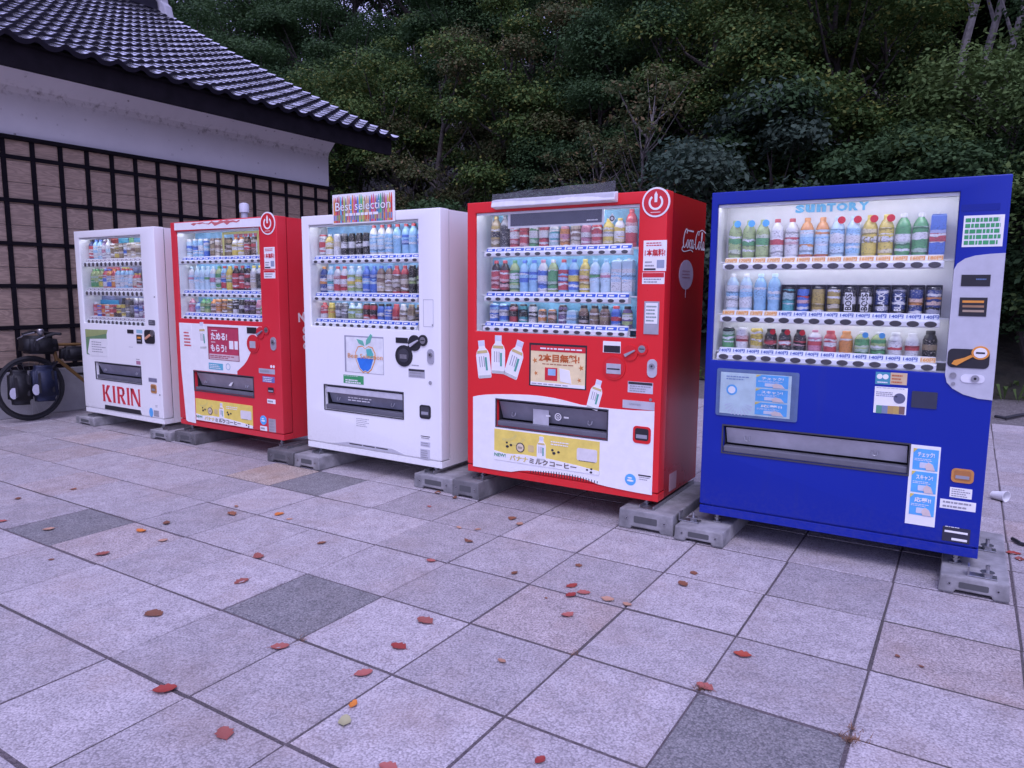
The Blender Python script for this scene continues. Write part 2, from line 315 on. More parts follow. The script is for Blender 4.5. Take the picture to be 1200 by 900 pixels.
# ---- wooded hillside
hm = MB(); nx, ny = 60, 40
for i in range(nx):
    for j in range(ny):
        x = -90+i*3.; y = 8.+j*1.8+ (0 if j else -.3)
        hm.v.append((x+random.uniform(-.6, .6), y+.25*math.sin(x*.5), (-.1 if j == 0 else .42*(y-8.2)+.5*math.sin(x*.31+y*.2)+random.uniform(-.15, .15))))
hm.f = [(i*ny+j, (i+1)*ny+j, (i+1)*ny+j+1, i*ny+j+1) for i in range(nx-1) for j in range(ny-1)]; hm.m = [0]*len(hm.f)
tag(put('hillside', hm, ground_mat('forest_floor', (.045, .036, .022), (.02, .018, .012), 6, .8, c3=(.02, .028, .012)), smooth=True), kind='structure')
def hill_z(x, y): return 0. if y < 8.2 else .42*(y-8.2)+.5*math.sin(x*.31+y*.2)
# ================================================================== THE STOREHOUSE
XW, YE, YS = -8.5, 4.52, -7.
house = thing('storehouse', (XW, 0, 0), 'white plastered building with black lattice over wood boards and a dark tiled roof', 'building')
def wood(name, c, scale=1.):
    m, t, p = newmat(name); tc = N(t, 'ShaderNodeNewGeometry'); mp = N(t, 'ShaderNodeMapping'); mp.inputs['Scale'].default_value = (1, 1.6*scale, 11*scale); t.links.new(tc.outputs['Position'], mp.inputs['Vector'])
    oi = N(t, 'ShaderNodeObjectInfo'); ad = N(t, 'ShaderNodeVectorMath', operation='ADD'); cb = N(t, 'ShaderNodeCombineXYZ'); ml = N(t, 'ShaderNodeMath', operation='MULTIPLY'); ml.inputs[1].default_value = 37.
    t.links.new(oi.outputs['Random'], ml.inputs[0]); t.links.new(ml.outputs[0], cb.inputs[1]); t.links.new(mp.outputs[0], ad.inputs[0]); t.links.new(cb.outputs[0], ad.inputs[1])
    n = N(t, 'ShaderNodeTexNoise', Scale=1.1, Detail=3., Distortion=.6); t.links.new(ad.outputs[0], n.inputs['Vector'])
    wv = N(t, 'ShaderNodeMath', operation='MULTIPLY'); wv.inputs[1].default_value = 60.; t.links.new(n.outputs['Fac'], wv.inputs[0]); sn = N(t, 'ShaderNodeMath', operation='SINE'); t.links.new(wv.outputs[0], sn.inputs[0])
    r = N(t, 'ShaderNodeMapRange'); r.inputs['From Min'].default_value = -1; r.inputs['To Min'].default_value = .78; r.inputs['To Max'].default_value = 1.12; t.links.new(sn.outputs[0], r.inputs['Value'])
    mx = N(t, 'ShaderNodeMix', data_type='RGBA', blend_type='MULTIPLY'); mx.inputs['Factor'].default_value = 1; mx.inputs['A'].default_value = (*c, 1); t.links.new(r.outputs[0], mx.inputs['B']); t.links.new(mx.outputs['Result'], p.inputs['Base Color']); p.inputs['Roughness'].default_value = .7
    bu = N(t, 'ShaderNodeBump', Strength=.2, Distance=.004); t.links.new(sn.outputs[0], bu.inputs['Height']); t.links.new(bu.outputs[0], p.inputs['Normal']); return m
def plaster_mat():
    m, t, p = newmat('stained_plaster'); ge = N(t, 'ShaderNodeNewGeometry')
    a = N(t, 'ShaderNodeTexNoise', Scale=2.2, Detail=6., Roughness=.65); v = N(t, 'ShaderNodeTexVoronoi', Scale=8.0); n = N(t, 'ShaderNodeTexNoise', Scale=14., Detail=4., Roughness=.7)
    for q in (a, v, n): t.links.new(ge.outputs['Position'], q.inputs['Vector'])
    sp = N(t, 'ShaderNodeMapRange'); sp.inputs['From Min'].default_value = .15; sp.inputs['From Max'].default_value = .06; sp.inputs['To Max'].default_value = .85; t.links.new(v.outputs['Distance'], sp.inputs['Value'])
    gt = N(t, 'ShaderNodeMapRange'); gt.inputs['From Min'].default_value = .44; gt.inputs['From Max'].default_value = .62; t.links.new(n.outputs['Fac'], gt.inputs['Value'])
    mu = N(t, 'ShaderNodeMath', operation='MULTIPLY'); t.links.new(sp.outputs[0], mu.inputs[0]); t.links.new(gt.outputs[0], mu.inputs[1])
    # mould along the crease of the cove (z 3.5)
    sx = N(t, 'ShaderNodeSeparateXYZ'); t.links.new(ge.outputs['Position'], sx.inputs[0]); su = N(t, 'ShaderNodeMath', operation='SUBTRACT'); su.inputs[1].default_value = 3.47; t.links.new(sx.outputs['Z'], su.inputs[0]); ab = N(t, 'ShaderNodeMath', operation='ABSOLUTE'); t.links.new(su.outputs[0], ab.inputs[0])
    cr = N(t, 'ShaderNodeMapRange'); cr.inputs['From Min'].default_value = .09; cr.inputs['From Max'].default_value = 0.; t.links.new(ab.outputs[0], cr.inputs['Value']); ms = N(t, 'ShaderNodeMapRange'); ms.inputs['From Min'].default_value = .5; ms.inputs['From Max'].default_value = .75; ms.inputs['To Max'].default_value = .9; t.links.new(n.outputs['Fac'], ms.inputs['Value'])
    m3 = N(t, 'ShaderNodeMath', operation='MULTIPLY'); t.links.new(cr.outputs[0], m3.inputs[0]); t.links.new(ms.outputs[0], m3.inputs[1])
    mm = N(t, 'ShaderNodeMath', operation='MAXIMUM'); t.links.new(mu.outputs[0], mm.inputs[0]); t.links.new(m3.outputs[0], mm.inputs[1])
    c1 = N(t, 'ShaderNodeMix', data_type='RGBA'); c1.inputs['A'].default_value = (.78, .76, .76, 1); c1.inputs['B'].default_value = (.62, .60, .61, 1); t.links.new(a.outputs['Fac'], c1.inputs['Factor'])
    c2 = N(t, 'ShaderNodeMix', data_type='RGBA'); c2.inputs['B'].default_value = (.11, .085, .075, 1); t.links.new(c1.outputs['Result'], c2.inputs['A']); t.links.new(mm.outputs[0], c2.inputs['Factor'])
    t.links.new(c2.outputs['Result'], p.inputs['Base Color']); p.inputs['Roughness'].default_value = .9; return m
PLASTER = plaster_mat(); BLACKWOOD = plain((.010, .008, .011), .9, spec=.15, var=.4, scale=6, name='black_stained_wood'); BOARD = wood('cedar_siding', (.37, .265, .19))
CONC = plain((.42, .41, .40), .9, var=.35, scale=7, name='concrete', bump=.25)
XB = -18.5
mb = MB(); mb.box(XB, XW-.03, YS, YE-.03, 0, 3.9); put('inner_wall', mb, PLASTER, house)
mb = MB(); mb.box(XW-.028, XW+.06, YS, YE+.03, 0, .50); put('base_wall', mb, plain((.34, .33, .33), .9, var=.3, scale=3, name='rendered_plinth', bump=.2), house, bevel=.01)
# plaster band with a cove that flares out under the eaves
prof = [(XW-.028, 2.985), (XW+.012, 2.985), (XW+.012, 3.44), (XW+.03, 3.50), (XW+.14, 3.62), (XW+.27, 3.76), (XW-.028, 3.76)]
mb = MB(); n = len(prof); mb.add([(x, YS, z) for x, z in prof]+[(x, YE, z) for x, z in prof], [(i, i+n, (i+1) % n+n, (i+1) % n)[::-1] for i in range(n)]+[tuple(range(n)), tuple(range(n, 2*n))[::-1]]); put('plaster_band', mb, PLASTER, house)
bz = .50; k = 0
while bz < 2.94:
    h = min(.2238, 2.955-bz); mb = MB(); mb.box(XW-.025+.001*(k % 2), XW+.0, YS, YE, bz+.002, bz+h-.003); put('siding_board', mb, BOARD, house, bevel=.002, seg=1); bz += h; k += 1
vp = [.199+.2885*i for i in range(-24, 15)]; pm = None
for y in vp+[YE-.0]:
    if pm is None: pm = MB().box(XW+.001, XW+.024, -.023, .023, .5, 2.955).mesh('lattice_post', BLACKWOOD, (XW, 0, 0), bevel=.003, seg=1)
    link('lattice_post', pm, house, (0, y, 0))
for z in (.529, .974, 1.42, 1.87, 2.323, 2.773):
    mb = MB(); mb.box(XW+.002, XW+.028, YS, YE+.024, z-.021, z+.021); put('lattice_rail', mb, BLACKWOOD, house, bevel=.003, seg=1)
mb = MB(); mb.box(XW-.02, XW+.075, YS, YE+.06, 2.952, 2.992); put('drip_rail', mb, BLACKWOOD, house, bevel=.004)
# eaves
XE, ZE, YV, XR = -7.60, 3.74, 5.06, -13.5
def roof_z(d): return ZE+.45*d+.0085*d*d
mb = MB(); mb.box(XE-.07, XE-.03, YS, YV-.06, 3.475, 3.70); put('fascia', mb, BLACKWOOD, house, bevel=.004)
mb = MB(); mb.add([(XE-.071, YS, 3.60), (XE-.071, YV-.06, 3.60), (XW-.02, YV-.06, 3.80), (XW-.02, YS, 3.80), (XE-.071, YS, 3.64), (XE-.071, YV-.06, 3.64), (XW-.02, YV-.06, 3.84), (XW-.02, YS, 3.84)], [(0, 1, 2, 3)[::-1], (4, 5, 6, 7), (0, 1, 5, 4), (1, 2, 6, 5), (2, 3, 7, 6), (3, 0, 4, 7)]); put('soffit', mb, BLACKWOOD, house)
raf = None
for i in range(38):
    y = YV-.25-i*.303
    if y < YS: break
    if raf is None: raf = MB().add([(XE-.072, -.03, 3.53), (XE-.072, .03, 3.53), (XW+.2, .03, 3.69), (XW+.2, -.03, 3.69), (XE-.072, -.03, 3.598), (XE-.072, .03, 3.598), (XW+.2, .03, 3.75), (XW+.2, -.03, 3.75)], [(0, 1, 2, 3)[::-1], (4, 5, 6, 7), (0, 1, 5, 4), (1, 2, 6, 5), (2, 3, 7, 6), (3, 0, 4, 7)]).mesh('rafter', BLACKWOOD, (XW, 0, 0))
    link('rafter', raf, house, (0, y, 0))
# roof deck, verge boards, far slope
ds = np.linspace(0, XE-XR, 14)
mb = MB()
for i in range(13):
    for (y0, y1, lo, hi) in ((YS, YV-.03, -.05, -.015), (YV-.062, YV-.03, -.24, -.0505)):
        x0, x1 = XE-.03-ds[i], XE-.03-ds[i+1]; za, zb = roof_z(ds[i]), roof_z(ds[i+1])
        mb.add([(x0, y0, za+lo), (x0, y1, za+lo), (x1, y1, zb+lo), (x1, y0, zb+lo), (x0, y0, za+hi), (x0, y1, za+hi), (x1, y1, zb+hi), (x1, y0, zb+hi)], [(0, 1, 2, 3), (4, 5, 6, 7)[::-1], (0, 1, 5, 4)[::-1], (1, 2, 6, 5)[::-1], (2, 3, 7, 6)[::-1], (3, 0, 4, 7)[::-1]])
roof = put('roof', mb, BLACKWOOD, house)
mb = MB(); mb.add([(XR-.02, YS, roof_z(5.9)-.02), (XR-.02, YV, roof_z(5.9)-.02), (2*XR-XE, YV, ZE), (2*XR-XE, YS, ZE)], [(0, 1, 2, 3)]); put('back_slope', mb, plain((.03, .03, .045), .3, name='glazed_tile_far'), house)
mb = MB(); mb.add([(XW-.03, YE-.03, 3.9), (XR, YE-.03, roof_z(5.9)-.06), (XB, YE-.03, 3.9)], [(0, 1, 2)]); put('gable_wall', mb, PLASTER, house)
TILE = plain((.86, .85, .90), .20, .95, var=.35, scale=5, name='smoked_silver_roof_tile', spec=.6); TLIP = plain((.012, .011, .02), .7, var=.4, scale=9, name='shade_dark_tile', spec=.2)  # near-black colour paints in the shade on the tile lips; ridge reuses it
def tile_mb():
    m = MB(); n = 10; W = .274; L = .30
    def prof(t): return .024*math.sin(2*math.pi*(t+.12))+.004*math.sin(4*math.pi*t)
    top = []
    for yy, zz in ((0., .056), (L*.5, .034), (L, .004)):
        top += [((k/n-.5)*W, yy, prof(k/n)+zz) for k in range(n+1)]
    bot = [((k/n-.5)*W, .004, prof(k/n)+.004) for k in range(n+1)]
    o = n+1; fs = [(r*o+k, r*o+k+1, (r+1)*o+k+1, (r+1)*o+k) for r in range(2) for k in range(n)]+[(3*o+k, 3*o+k+1, k+1, k) for k in range(n)]
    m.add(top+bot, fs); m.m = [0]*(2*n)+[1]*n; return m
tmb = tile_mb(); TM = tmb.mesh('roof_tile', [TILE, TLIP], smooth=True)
rows = []; d = -.06
while d < XE-XR-.1:
    sl = .45+.017*max(d, 0); a = math.atan(sl); rows.append((d, a)); d += .235*math.cos(a)
allt = []
for i, (d, a) in enumerate(rows):
    for j in range(46):
        y = YV-.12-j*.262
        if y < YS+.1: break
        allt.append((XE-d, y, roof_z(max(d, 0))+min(d, 0)*.45-.012, a))
visn = sorted([t for t in allt if in_frame(t[:3], 30)], key=lambda t: (t[0]-CAM[0])**2+(t[1]-CAM[1])**2+(t[2]-CAM[2])**2)[:295]; vs_ = set(visn); rest = MB()
for t in allt:
    ca, sa = math.cos(t[3]), math.sin(t[3]); jz = random.uniform(-.003, .003); rz = random.uniform(-.012, .012)
    # local x -> -Y..: columns along world Y, local y -> up the slope (-X,+Z), local z -> normal
    Mx = Matrix(((0, -ca, sa), (1, 0, 0), (0, sa, ca))) @ Matrix.Rotation(rz, 3, 'Z')
    if t in vs_:
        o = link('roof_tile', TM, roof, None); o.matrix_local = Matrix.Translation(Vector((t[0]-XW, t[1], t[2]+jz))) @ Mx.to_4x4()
    else:
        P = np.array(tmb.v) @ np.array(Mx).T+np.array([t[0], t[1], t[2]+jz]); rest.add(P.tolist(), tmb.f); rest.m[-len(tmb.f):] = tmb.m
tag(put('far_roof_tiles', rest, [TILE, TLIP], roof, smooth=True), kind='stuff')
# ridge with stacked courses and end ornament
zr = roof_z(5.9)
mb = MB()
for k, (wd, h0, h1) in enumerate(((.20, -.05, .10), (.17, .103, .17), (.15, .173, .24), (.13, .243, .31))): mb.box(XR-wd, XR+wd, YS, YV-.16-.01*k, zr+h0, zr+h1)
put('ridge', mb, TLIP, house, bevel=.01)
mb = MB(); mb.tube([(XR, YS, zr+.36), (XR, YV-.14, zr+.36)], .085, 12); put('ridge_cap', mb, TILE, house, smooth=True)
orn = [(-.42, -.2), (-.30, -.24), (.30, -.24), (.42, -.2), (.36, .02), (.26, .1), (.24, .34), (.14, .48), (0, .54), (-.14, .48), (-.24, .34), (-.26, .1), (-.36, .02)]
mb = MB(); n = len(orn); mb.add([(XR+a, YV-.13, zr+b) for a, b in orn]+[(XR+a, YV+.03, zr+b) for a, b in orn], [tuple(range(n)), tuple(range(n, 2*n))[::-1]]+[(i, (i+1) % n, (i+1) % n+n, i+n)[::-1] for i in range(n)]); put('ridge_end_ornament', mb, plain((.34, .33, .36), .5, name='pale_glazed_ornament'), house, bevel=.02)
# ================================================================== VENDING MACHINES
STEEL = plain((.42, .42, .43), .35, .9, name='galvanised_steel', var=.25, scale=30)
BLACKP = plain((.018, .018, .022), .4, name='black_plastic'); DARKP = plain((.05, .05, .06), .35, name='dark_plastic')
P = lambda *c, **k: plain(px(*c), .45, name='printed_film', **k)
C = lambda r, g, b, rough=.4: plain((r, g, b), rough, name='printed_film')
W_ = plain(WHITE, .4, name='white_film', var=.05); LINER = plain((.74, .74, .73), .5, name='white_liner', var=.06); RAILM = plain((.80, .80, .80), .35, name='white_rail', var=.08)
RED = C(.62, .02, .03); BLU = C(.02, .10, .55); SKYB = C(.10, .42, .78); YEL = C(.72, .58, .12); INKM = C(*INK); GRYM = C(.33, .33, .34); GRN = C(.05, .35, .12); ORG = C(.75, .30, .04)
GLASS = glassmat(.05); FLAP = plain((.30, .30, .33), .22, name='smoked_flap', spec=.6, var=.25, scale=6)
def panel(x0, x1, z0, z1, y0, y1, holes):
    """a slab with openings right through it"""
    xs = sorted({x0, x1, *[h[0] for h in holes], *[h[2] for h in holes]}); zs = sorted({z0, z1, *[h[1] for h in holes], *[h[3] for h in holes]})
    solid = lambda i, j: 0 <= i < len(xs)-1 and 0 <= j < len(zs)-1 and not any(h[0] <= xs[i]+1e-6 and xs[i+1] <= h[2]+1e-6 and h[1] <= zs[j]+1e-6 and zs[j+1] <= h[3]+1e-6 for h in holes)
    mb = MB()
    for i in range(len(xs)-1):
        for j in range(len(zs)-1):
            if not solid(i, j): continue
            a, b, c, d = xs[i], xs[i+1], zs[j], zs[j+1]
            mb.add([(a, y0, c), (b, y0, c), (b, y0, d), (a, y0, d)], [(0, 1, 2, 3)]); mb.add([(a, y1, c), (b, y1, c), (b, y1, d), (a, y1, d)], [(3, 2, 1, 0)])
            if not solid(i-1, j): mb.add([(a, y0, c), (a, y0, d), (a, y1, d), (a, y1, c)], [(0, 1, 2, 3)])
            if not solid(i+1, j): mb.add([(b, y0, c), (b, y1, c), (b, y1, d), (b, y0, d)], [(0, 1, 2, 3)])
            if not solid(i, j-1): mb.add([(a, y0, c), (a, y1, c), (b, y1, c), (b, y0, c)], [(0, 1, 2, 3)])
            if not solid(i, j+1): mb.add([(a, y0, d), (b, y0, d), (b, y1, d), (a, y1, d)], [(0, 1, 2, 3)])
    return mb
def liner(x0, z0, x1, z1, y0, y1, mi=0):
    mb = MB(); mb.add([(x0, y0, z0), (x1, y0, z0), (x1, y0, z1), (x0, y0, z1), (x0, y1, z0), (x1, y1, z0), (x1, y1, z1), (x0, y1, z1)],
                      [(4, 5, 6, 7), (0, 1, 5, 4), (3, 7, 6, 2), (0, 4, 7, 3), (1, 2, 6, 5)]); return mb
LAMPM = {}
def lampmat(st):
    if st not in LAMPM:
        m, t, p = newmat('lit_lamp_tube'); p.inputs['Emission Color'].default_value = (.80, .80, 1., 1); p.inputs['Emission Strength'].default_value = st; LAMPM[st] = m
    return LAMPM[st]
def filmmat():
    m, t, p = newmat('crumpled_film'); p.inputs['Base Color'].default_value = (.42, .42, .45, 1); p.inputs['Roughness'].default_value = .18; tr = N(t, 'ShaderNodeBsdfTransparent'); tr.inputs['Color'].default_value = (.9, .9, .92, 1)
    mx = N(t, 'ShaderNodeMixShader'); mx.inputs[0].default_value = .16; o = t.nodes['Material Output']; t.links.new(tr.outputs[0], mx.inputs[1]); t.links.new(p.outputs[0], mx.inputs[2]); t.links.new(mx.outputs[0], o.inputs['Surface']); return m
# ---- sample drinks behind the window -------------------------------------------------
SHAPES = {  # outline (radius, height) in units of the drink's own height h; radius unit r
 'pet':  ([(.80, 0), (1, .03), (1, .10), (.95, .12), (1, .14), (1, .70), (.93, .77), (.66, .86), (.44, .90), (.42, .93)], (.15, .71), (.46, .92, 1.0)),
 'aqua': ([(.82, 0), (1, .03), (.94, .10), (1, .18), (.92, .26), (1, .34), (1, .66), (.96, .74), (.72, .84), (.44, .89), (.42, .92)], (.36, .66), (.48, .92, 1.0)),
 'can':  ([(.80, 0), (1, .05), (1, .93), (.86, .985), (.84, 1.0)], (.05, .93), None),
 'slim': ([(.80, 0), (1, .03), (1, .90), (.82, .97), (.80, 1.0)], (.04, .90), None),
 'alu':  ([(.88, 0), (1, .04), (1, .70), (.86, .80), (.66, .86), (.64, .88)], (.08, .70), (.68, .88, 1.0)),
 'box':  (None, (.12, .72), (.30, .97, 1.0)),
}
DM = {}
LBM = {}
def label_mat(c1, c2):
    """printed sleeve: blocks of the brand colour, its contrast, white and small dark type"""
    if (c1, c2) in LBM: return LBM[c1, c2]
    m, t, p = newmat('printed_sleeve'); tc = N(t, 'ShaderNodeTexCoord'); oi = N(t, 'ShaderNodeObjectInfo'); ml = N(t, 'ShaderNodeMath', operation='MULTIPLY'); ml.inputs[1].default_value = 19.; t.links.new(oi.outputs['Random'], ml.inputs[0])
    ad = N(t, 'ShaderNodeVectorMath', operation='ADD'); t.links.new(tc.outputs['Object'], ad.inputs[0]); t.links.new(ml.outputs[0], ad.inputs[1])
    def thr(scale, lo, hi, amt, typ='ShaderNodeTexNoise'):
        n = N(t, typ, Scale=scale); t.links.new(ad.outputs[0], n.inputs['Vector']); r = N(t, 'ShaderNodeMapRange'); r.inputs['From Min'].default_value = lo; r.inputs['From Max'].default_value = hi; r.inputs['To Max'].default_value = amt; t.links.new(n.outputs['Fac' if typ == 'ShaderNodeTexNoise' else 'Distance'], r.inputs['Value']); return r.outputs[0]
    sx = N(t, 'ShaderNodeSeparateXYZ'); t.links.new(tc.outputs['Object'], sx.inputs[0])
    wob = N(t, 'ShaderNodeTexNoise', Scale=28.); t.links.new(ad.outputs[0], wob.inputs['Vector'])
    z1 = N(t, 'ShaderNodeMath', operation='MULTIPLY_ADD'); z1.inputs[1].default_value = 8.; t.links.new(sx.outputs['Z'], z1.inputs[0]); t.links.new(ml.outputs[0], z1.inputs[2])
    z2 = N(t, 'ShaderNodeMath', operation='MULTIPLY_ADD'); z2.inputs[1].default_value = .22; t.links.new(wob.outputs['Fac'], z2.inputs[0]); t.links.new(z1.outputs[0], z2.inputs[2]); fr = N(t, 'ShaderNodeMath', operation='FRACT'); t.links.new(z2.outputs[0], fr.inputs[0])
    cr = N(t, 'ShaderNodeValToRGB'); cr.color_ramp.interpolation = 'CONSTANT'; e = cr.color_ramp.elements; dim = sum(c1) < .3; lite = tuple(x*1.8+.01 for x in c1) if dim else tuple(min(.8, x*.5+.36) for x in c1); dk = tuple(x*.5+.01 for x in c1)
    e[0].position = 0; e[0].color = (*c1, 1); e[1].position = .42; e[1].color = (*lite, 1) if dim else (.74, .74, .74, 1)
    for pos, c in ((.52, c1), (.66, dk), (.74, lite), (.90, c2)): q = e.new(pos); q.color = (*c, 1)
    t.links.new(fr.outputs[0], cr.inputs[0]); col = cr.outputs[0]
    mp = N(t, 'ShaderNodeMapping'); mp.inputs['Scale'].default_value = (1, 1, 3.2); t.links.new(ad.outputs[0], mp.inputs['Vector']); ty = N(t, 'ShaderNodeTexNoise', Scale=110., Detail=1.); t.links.new(mp.outputs[0], ty.inputs['Vector']); tr = N(t, 'ShaderNodeMapRange'); tr.inputs['From Min'].default_value = .60; tr.inputs['From Max'].default_value = .64; tr.inputs['To Max'].default_value = .7; t.links.new(ty.outputs['Fac'], tr.inputs['Value'])
    mx = N(t, 'ShaderNodeMix', data_type='RGBA'); mx.inputs['B'].default_value = (.04, .04, .06, 1) if sum(c1) > .6 else (.7, .66, .55, 1); t.links.new(tr.outputs[0], mx.inputs['Factor']); t.links.new(col, mx.inputs['A']); col = mx.outputs['Result']
    t.links.new(col, p.inputs['Base Color']); p.inputs['Roughness'].default_value = .35; LBM[c1, c2] = m; return m
def drink_meshes(shape, h, r, body, label, cap, clear):
    key = (shape, round(h, 3), round(r, 4), body, label, cap)
    if key in DM: return DM[key]
    prof, lab, cp = SHAPES[shape]
    bm_ = plain(body, .12 if clear else .3, name='drink_body', spec=.6, var=.15, scale=40, coat=.3)
    lm_ = label_mat(label, body)
    cm_ = plain(cap, .4, name='drink_cap')
    m = MB(); n = 14
    if shape == 'box': m.box(-r, r, -r*.8, r*.8, 0, h*.92); m.add([(-r, -r*.8, h*.921), (r, -r*.8, h*.921), (r, r*.8, h*.921), (-r, r*.8, h*.921), (-r*.9, 0, h*.97), (r*.9, 0, h*.97)], [(0, 1, 5, 4), (2, 3, 4, 5), (1, 2, 5), (3, 0, 4)])
    else: m.lathe([(a*r, b*h) for a, b in prof], n)
    body_me = m.mesh('sample_drink', bm_, smooth=True)
    l = MB(); e = .0012
    if shape == 'box': l.box(-r-e, r+e, -r*.8-e, r*.8+e, lab[0]*h, lab[1]*h)
    else:
        l.lathe([(r+e, lab[0]*h), (r+e, lab[1]*h)], n)
    lab_me = l.mesh('label', lm_, smooth=True)
    band = MB()
    z0 = lab[0]+(lab[1]-lab[0])*.42; z1 = lab[0]+(lab[1]-lab[0])*.72
    if shape == 'box': band.box(-r-2*e, r+2*e, -r*.8-2*e, r*.8+2*e, z0*h, z1*h)
    else: band.lathe([(r+2*e, z0*h), (r+2*e, z1*h)], n)
    cap_me = None
    if cp:
        c_ = MB(); c_.lathe([(cp[0]*r, (cp[1]-.005)*h), (cp[0]*r, cp[2]*h-.003), (cp[0]*r*.9, cp[2]*h)], 12); cap_me = c_.mesh('cap', cm_, smooth=True)
    else:
        c_ = MB(); c_.lathe([(.84*r, h*1.0), (.80*r, h*1.0+.0015), (.7*r, h*.99)], 12); cap_me = c_.mesh('lid', plain((.6, .6, .62), .3, .9, name='aluminium'), smooth=True)
    DM[key] = (body_me, lab_me, band, cap_me); return DM[key]
BANDS = {}
def band_mesh(key, band, col):
    k = (key, col)
    if k not in BANDS: BANDS[k] = band.mesh('label_band', label_mat(col, key[4]), smooth=True)
    return BANDS[k]
# colours of the drinks
K = dict(w=(.72, .72, .72), r=(.55, .02, .03), d=(.03, .012, .012), k=(.014, .014, .017), g=(.06, .34, .09), l=(.38, .5, .16), b=(.03, .15, .6), s=(.3, .58, .8), c=(.55, .75, .85), y=(.72, .56, .06),
         o=(.72, .27, .03), n=(.17, .08, .04), p=(.6, .22, .32), v=(.12, .05, .2), t=(.05, .4, .42), a=(.3, .22, .1), m=(.62, .54, .4), e=(.13, .13, .15), q=(.03, .06, .22), G=(.45, .33, .05))
K = {k_: tuple(min(.8, v_*.85+.075) for v_ in c_) if k_ not in 'kdq' else tuple(v_+.01 for v_ in c_) for k_, c_ in K.items()}
SH = dict(P='pet', Q='aqua', C='can', S='slim', A='alu', X='box')
def drink(mach, code, x, y, z, hmax):
    """code: shape, body, label, band, cap, height(1..9 tenths of the row)"""
    sh = SH[code[0]]; bo, la, ba, ca = (K[c] for c in code[1:5]); h = hmax*int(code[5])/9.
    r = {'pet': .031, 'aqua': .031, 'can': .029, 'slim': .025, 'alu': .028, 'box': .032}[sh]
    r = min(r*1.12, mach['pitch']*(.43 if sh == 'box' else .475))
    key = (sh, round(h, 3), round(r, 4), bo, la, ca); B, L, band, Cp = drink_meshes(sh, h, r, bo, la, ca, sh in ('pet', 'aqua'))
    L0 = mach['root'].location
    o = link('sample_bottle' if sh in ('pet', 'aqua', 'alu') else ('sample_carton' if sh == 'box' else 'sample_can'), B, mach['root'], (x-L0[0], y-L0[1], z-L0[2])); o.rotation_euler = (0, 0, random.uniform(0, 6.28) if sh != 'box' else 0)
    link('label', L, o); link('label_band', band_mesh(key, band, ba), o)
    if Cp: link('cap' if SHAPES[sh][2] else 'lid', Cp, o)
    return o
# ---- one machine -----------------------------------------------------------------------
def machine(name, x0, x1, z0, z1, yf, label, col, win, deliv, block_top, depth=.72, side=None, dirt=.3, fade=0., base=None, glass=None, lamps=14.):
    root = thing('vending_machine', ((x0+x1)/2, yf+depth/2, block_top), label, 'vending machine', 'vending machines in a row on the paving')
    S = Surf(root, 'y', yf); pm = paint(col, dirt=dirt, fade=fade); m = dict(root=root, S=S, x0=x0, x1=x1, z0=z0, z1=z1, yf=yf, paint=pm)
    wr = S.R(*win); dr = S.R(*deliv); m['win'] = wr; m['del'] = dr
    zb = z0+.055
    put('door', panel(x0, x1, zb, z1, yf, yf+.10, [wr, dr]), pm, root, bevel=.006, seg=3, smooth=True)
    sp = side or pm
    cb = MB(); t = .02; ya, yb = yf+.108, yf+depth; xa, xb = x0+.004, x1-.004; zt = z1-.004
    cb.box(xa, xa+t, ya, yb, z0, zt); cb.box(xb-t, xb, ya, yb, z0, zt); cb.box(xa+t, xb-t, ya, yb, zt-t, zt); cb.box(xa+t, xb-t, ya, yb, z0, z0+t); cb.box(xa+t, xb-t, yb-t, yb, z0+t, zt-t)
    put('cabinet', cb, sp, root)
    ga = MB(); ga.box(x0+.012, x0+.03, yf+.099, yf+.109, zb, z1-.012); ga.box(x1-.03, x1-.012, yf+.099, yf+.109, zb, z1-.012); ga.box(x0+.03, x1-.03, yf+.099, yf+.109, z1-.03, z1-.012); put('door_gasket', ga, BLACKP, root)
    bs = MB(); bs.box(x0, x1, yf+.004, yf+.107, z0, zb-.008); bs.box(x0+.02, x1-.02, yf+.012, yf+.10, zb-.0082, zb+.002); put('base_rail', bs, base or pm, root, bevel=.003)
    # feet
    for fx in (x0+.09, x1-.09):
        for fy in (yf+.06, yf+depth-.08):
            f = MB(); f.lathe([(.03, 0), (.03, .008), (.011, .009), (.011, z0-block_top+.002)], 10, c=(fx, fy, block_top)); f.lathe([(.019, .018), (.019, .026)], 6, c=(fx, fy, block_top)); put('foot', f, STEEL, root)
    # window recess and glass
    put('display_liner', liner(wr[0]+.0015, wr[1]+.0015, wr[2]-.0015, wr[3]-.0015, yf+.016, yf+.19), LINER, root)
    g = MB(); g.box(wr[0]+.001, wr[2]-.001, yf+.010, yf+.014, wr[1]+.001, wr[3]-.001); put('window_glass', g, glass or GLASS, root)
    # lamp tubes that light the samples
    for k_, zl in enumerate(lamps and [wr[3]-.009] or []):
        tb = MB(); tb.tube([(wr[0]+.02, yf+.035, zl), (wr[2]-.02, yf+.035, zl)], .004, 8); lo_ = put('display_lamp', tb, lampmat(lamps), root); hb = MB(); hb.box(wr[0]+.002, wr[2]-.002, yf+.018, yf+.0255, wr[3]-.016, wr[3]-.002); put('lamp_hood', hb, RAILM, lo_)
    # delivery recess: dark box, swinging flap, lip
    put('delivery_recess', liner(dr[0]+.0015, dr[1]+.0015, dr[2]-.0015, dr[3]-.0015, yf+.03, yf+.17), plain((.03, .03, .035), .6, name='dark_recess'), root)
    return m
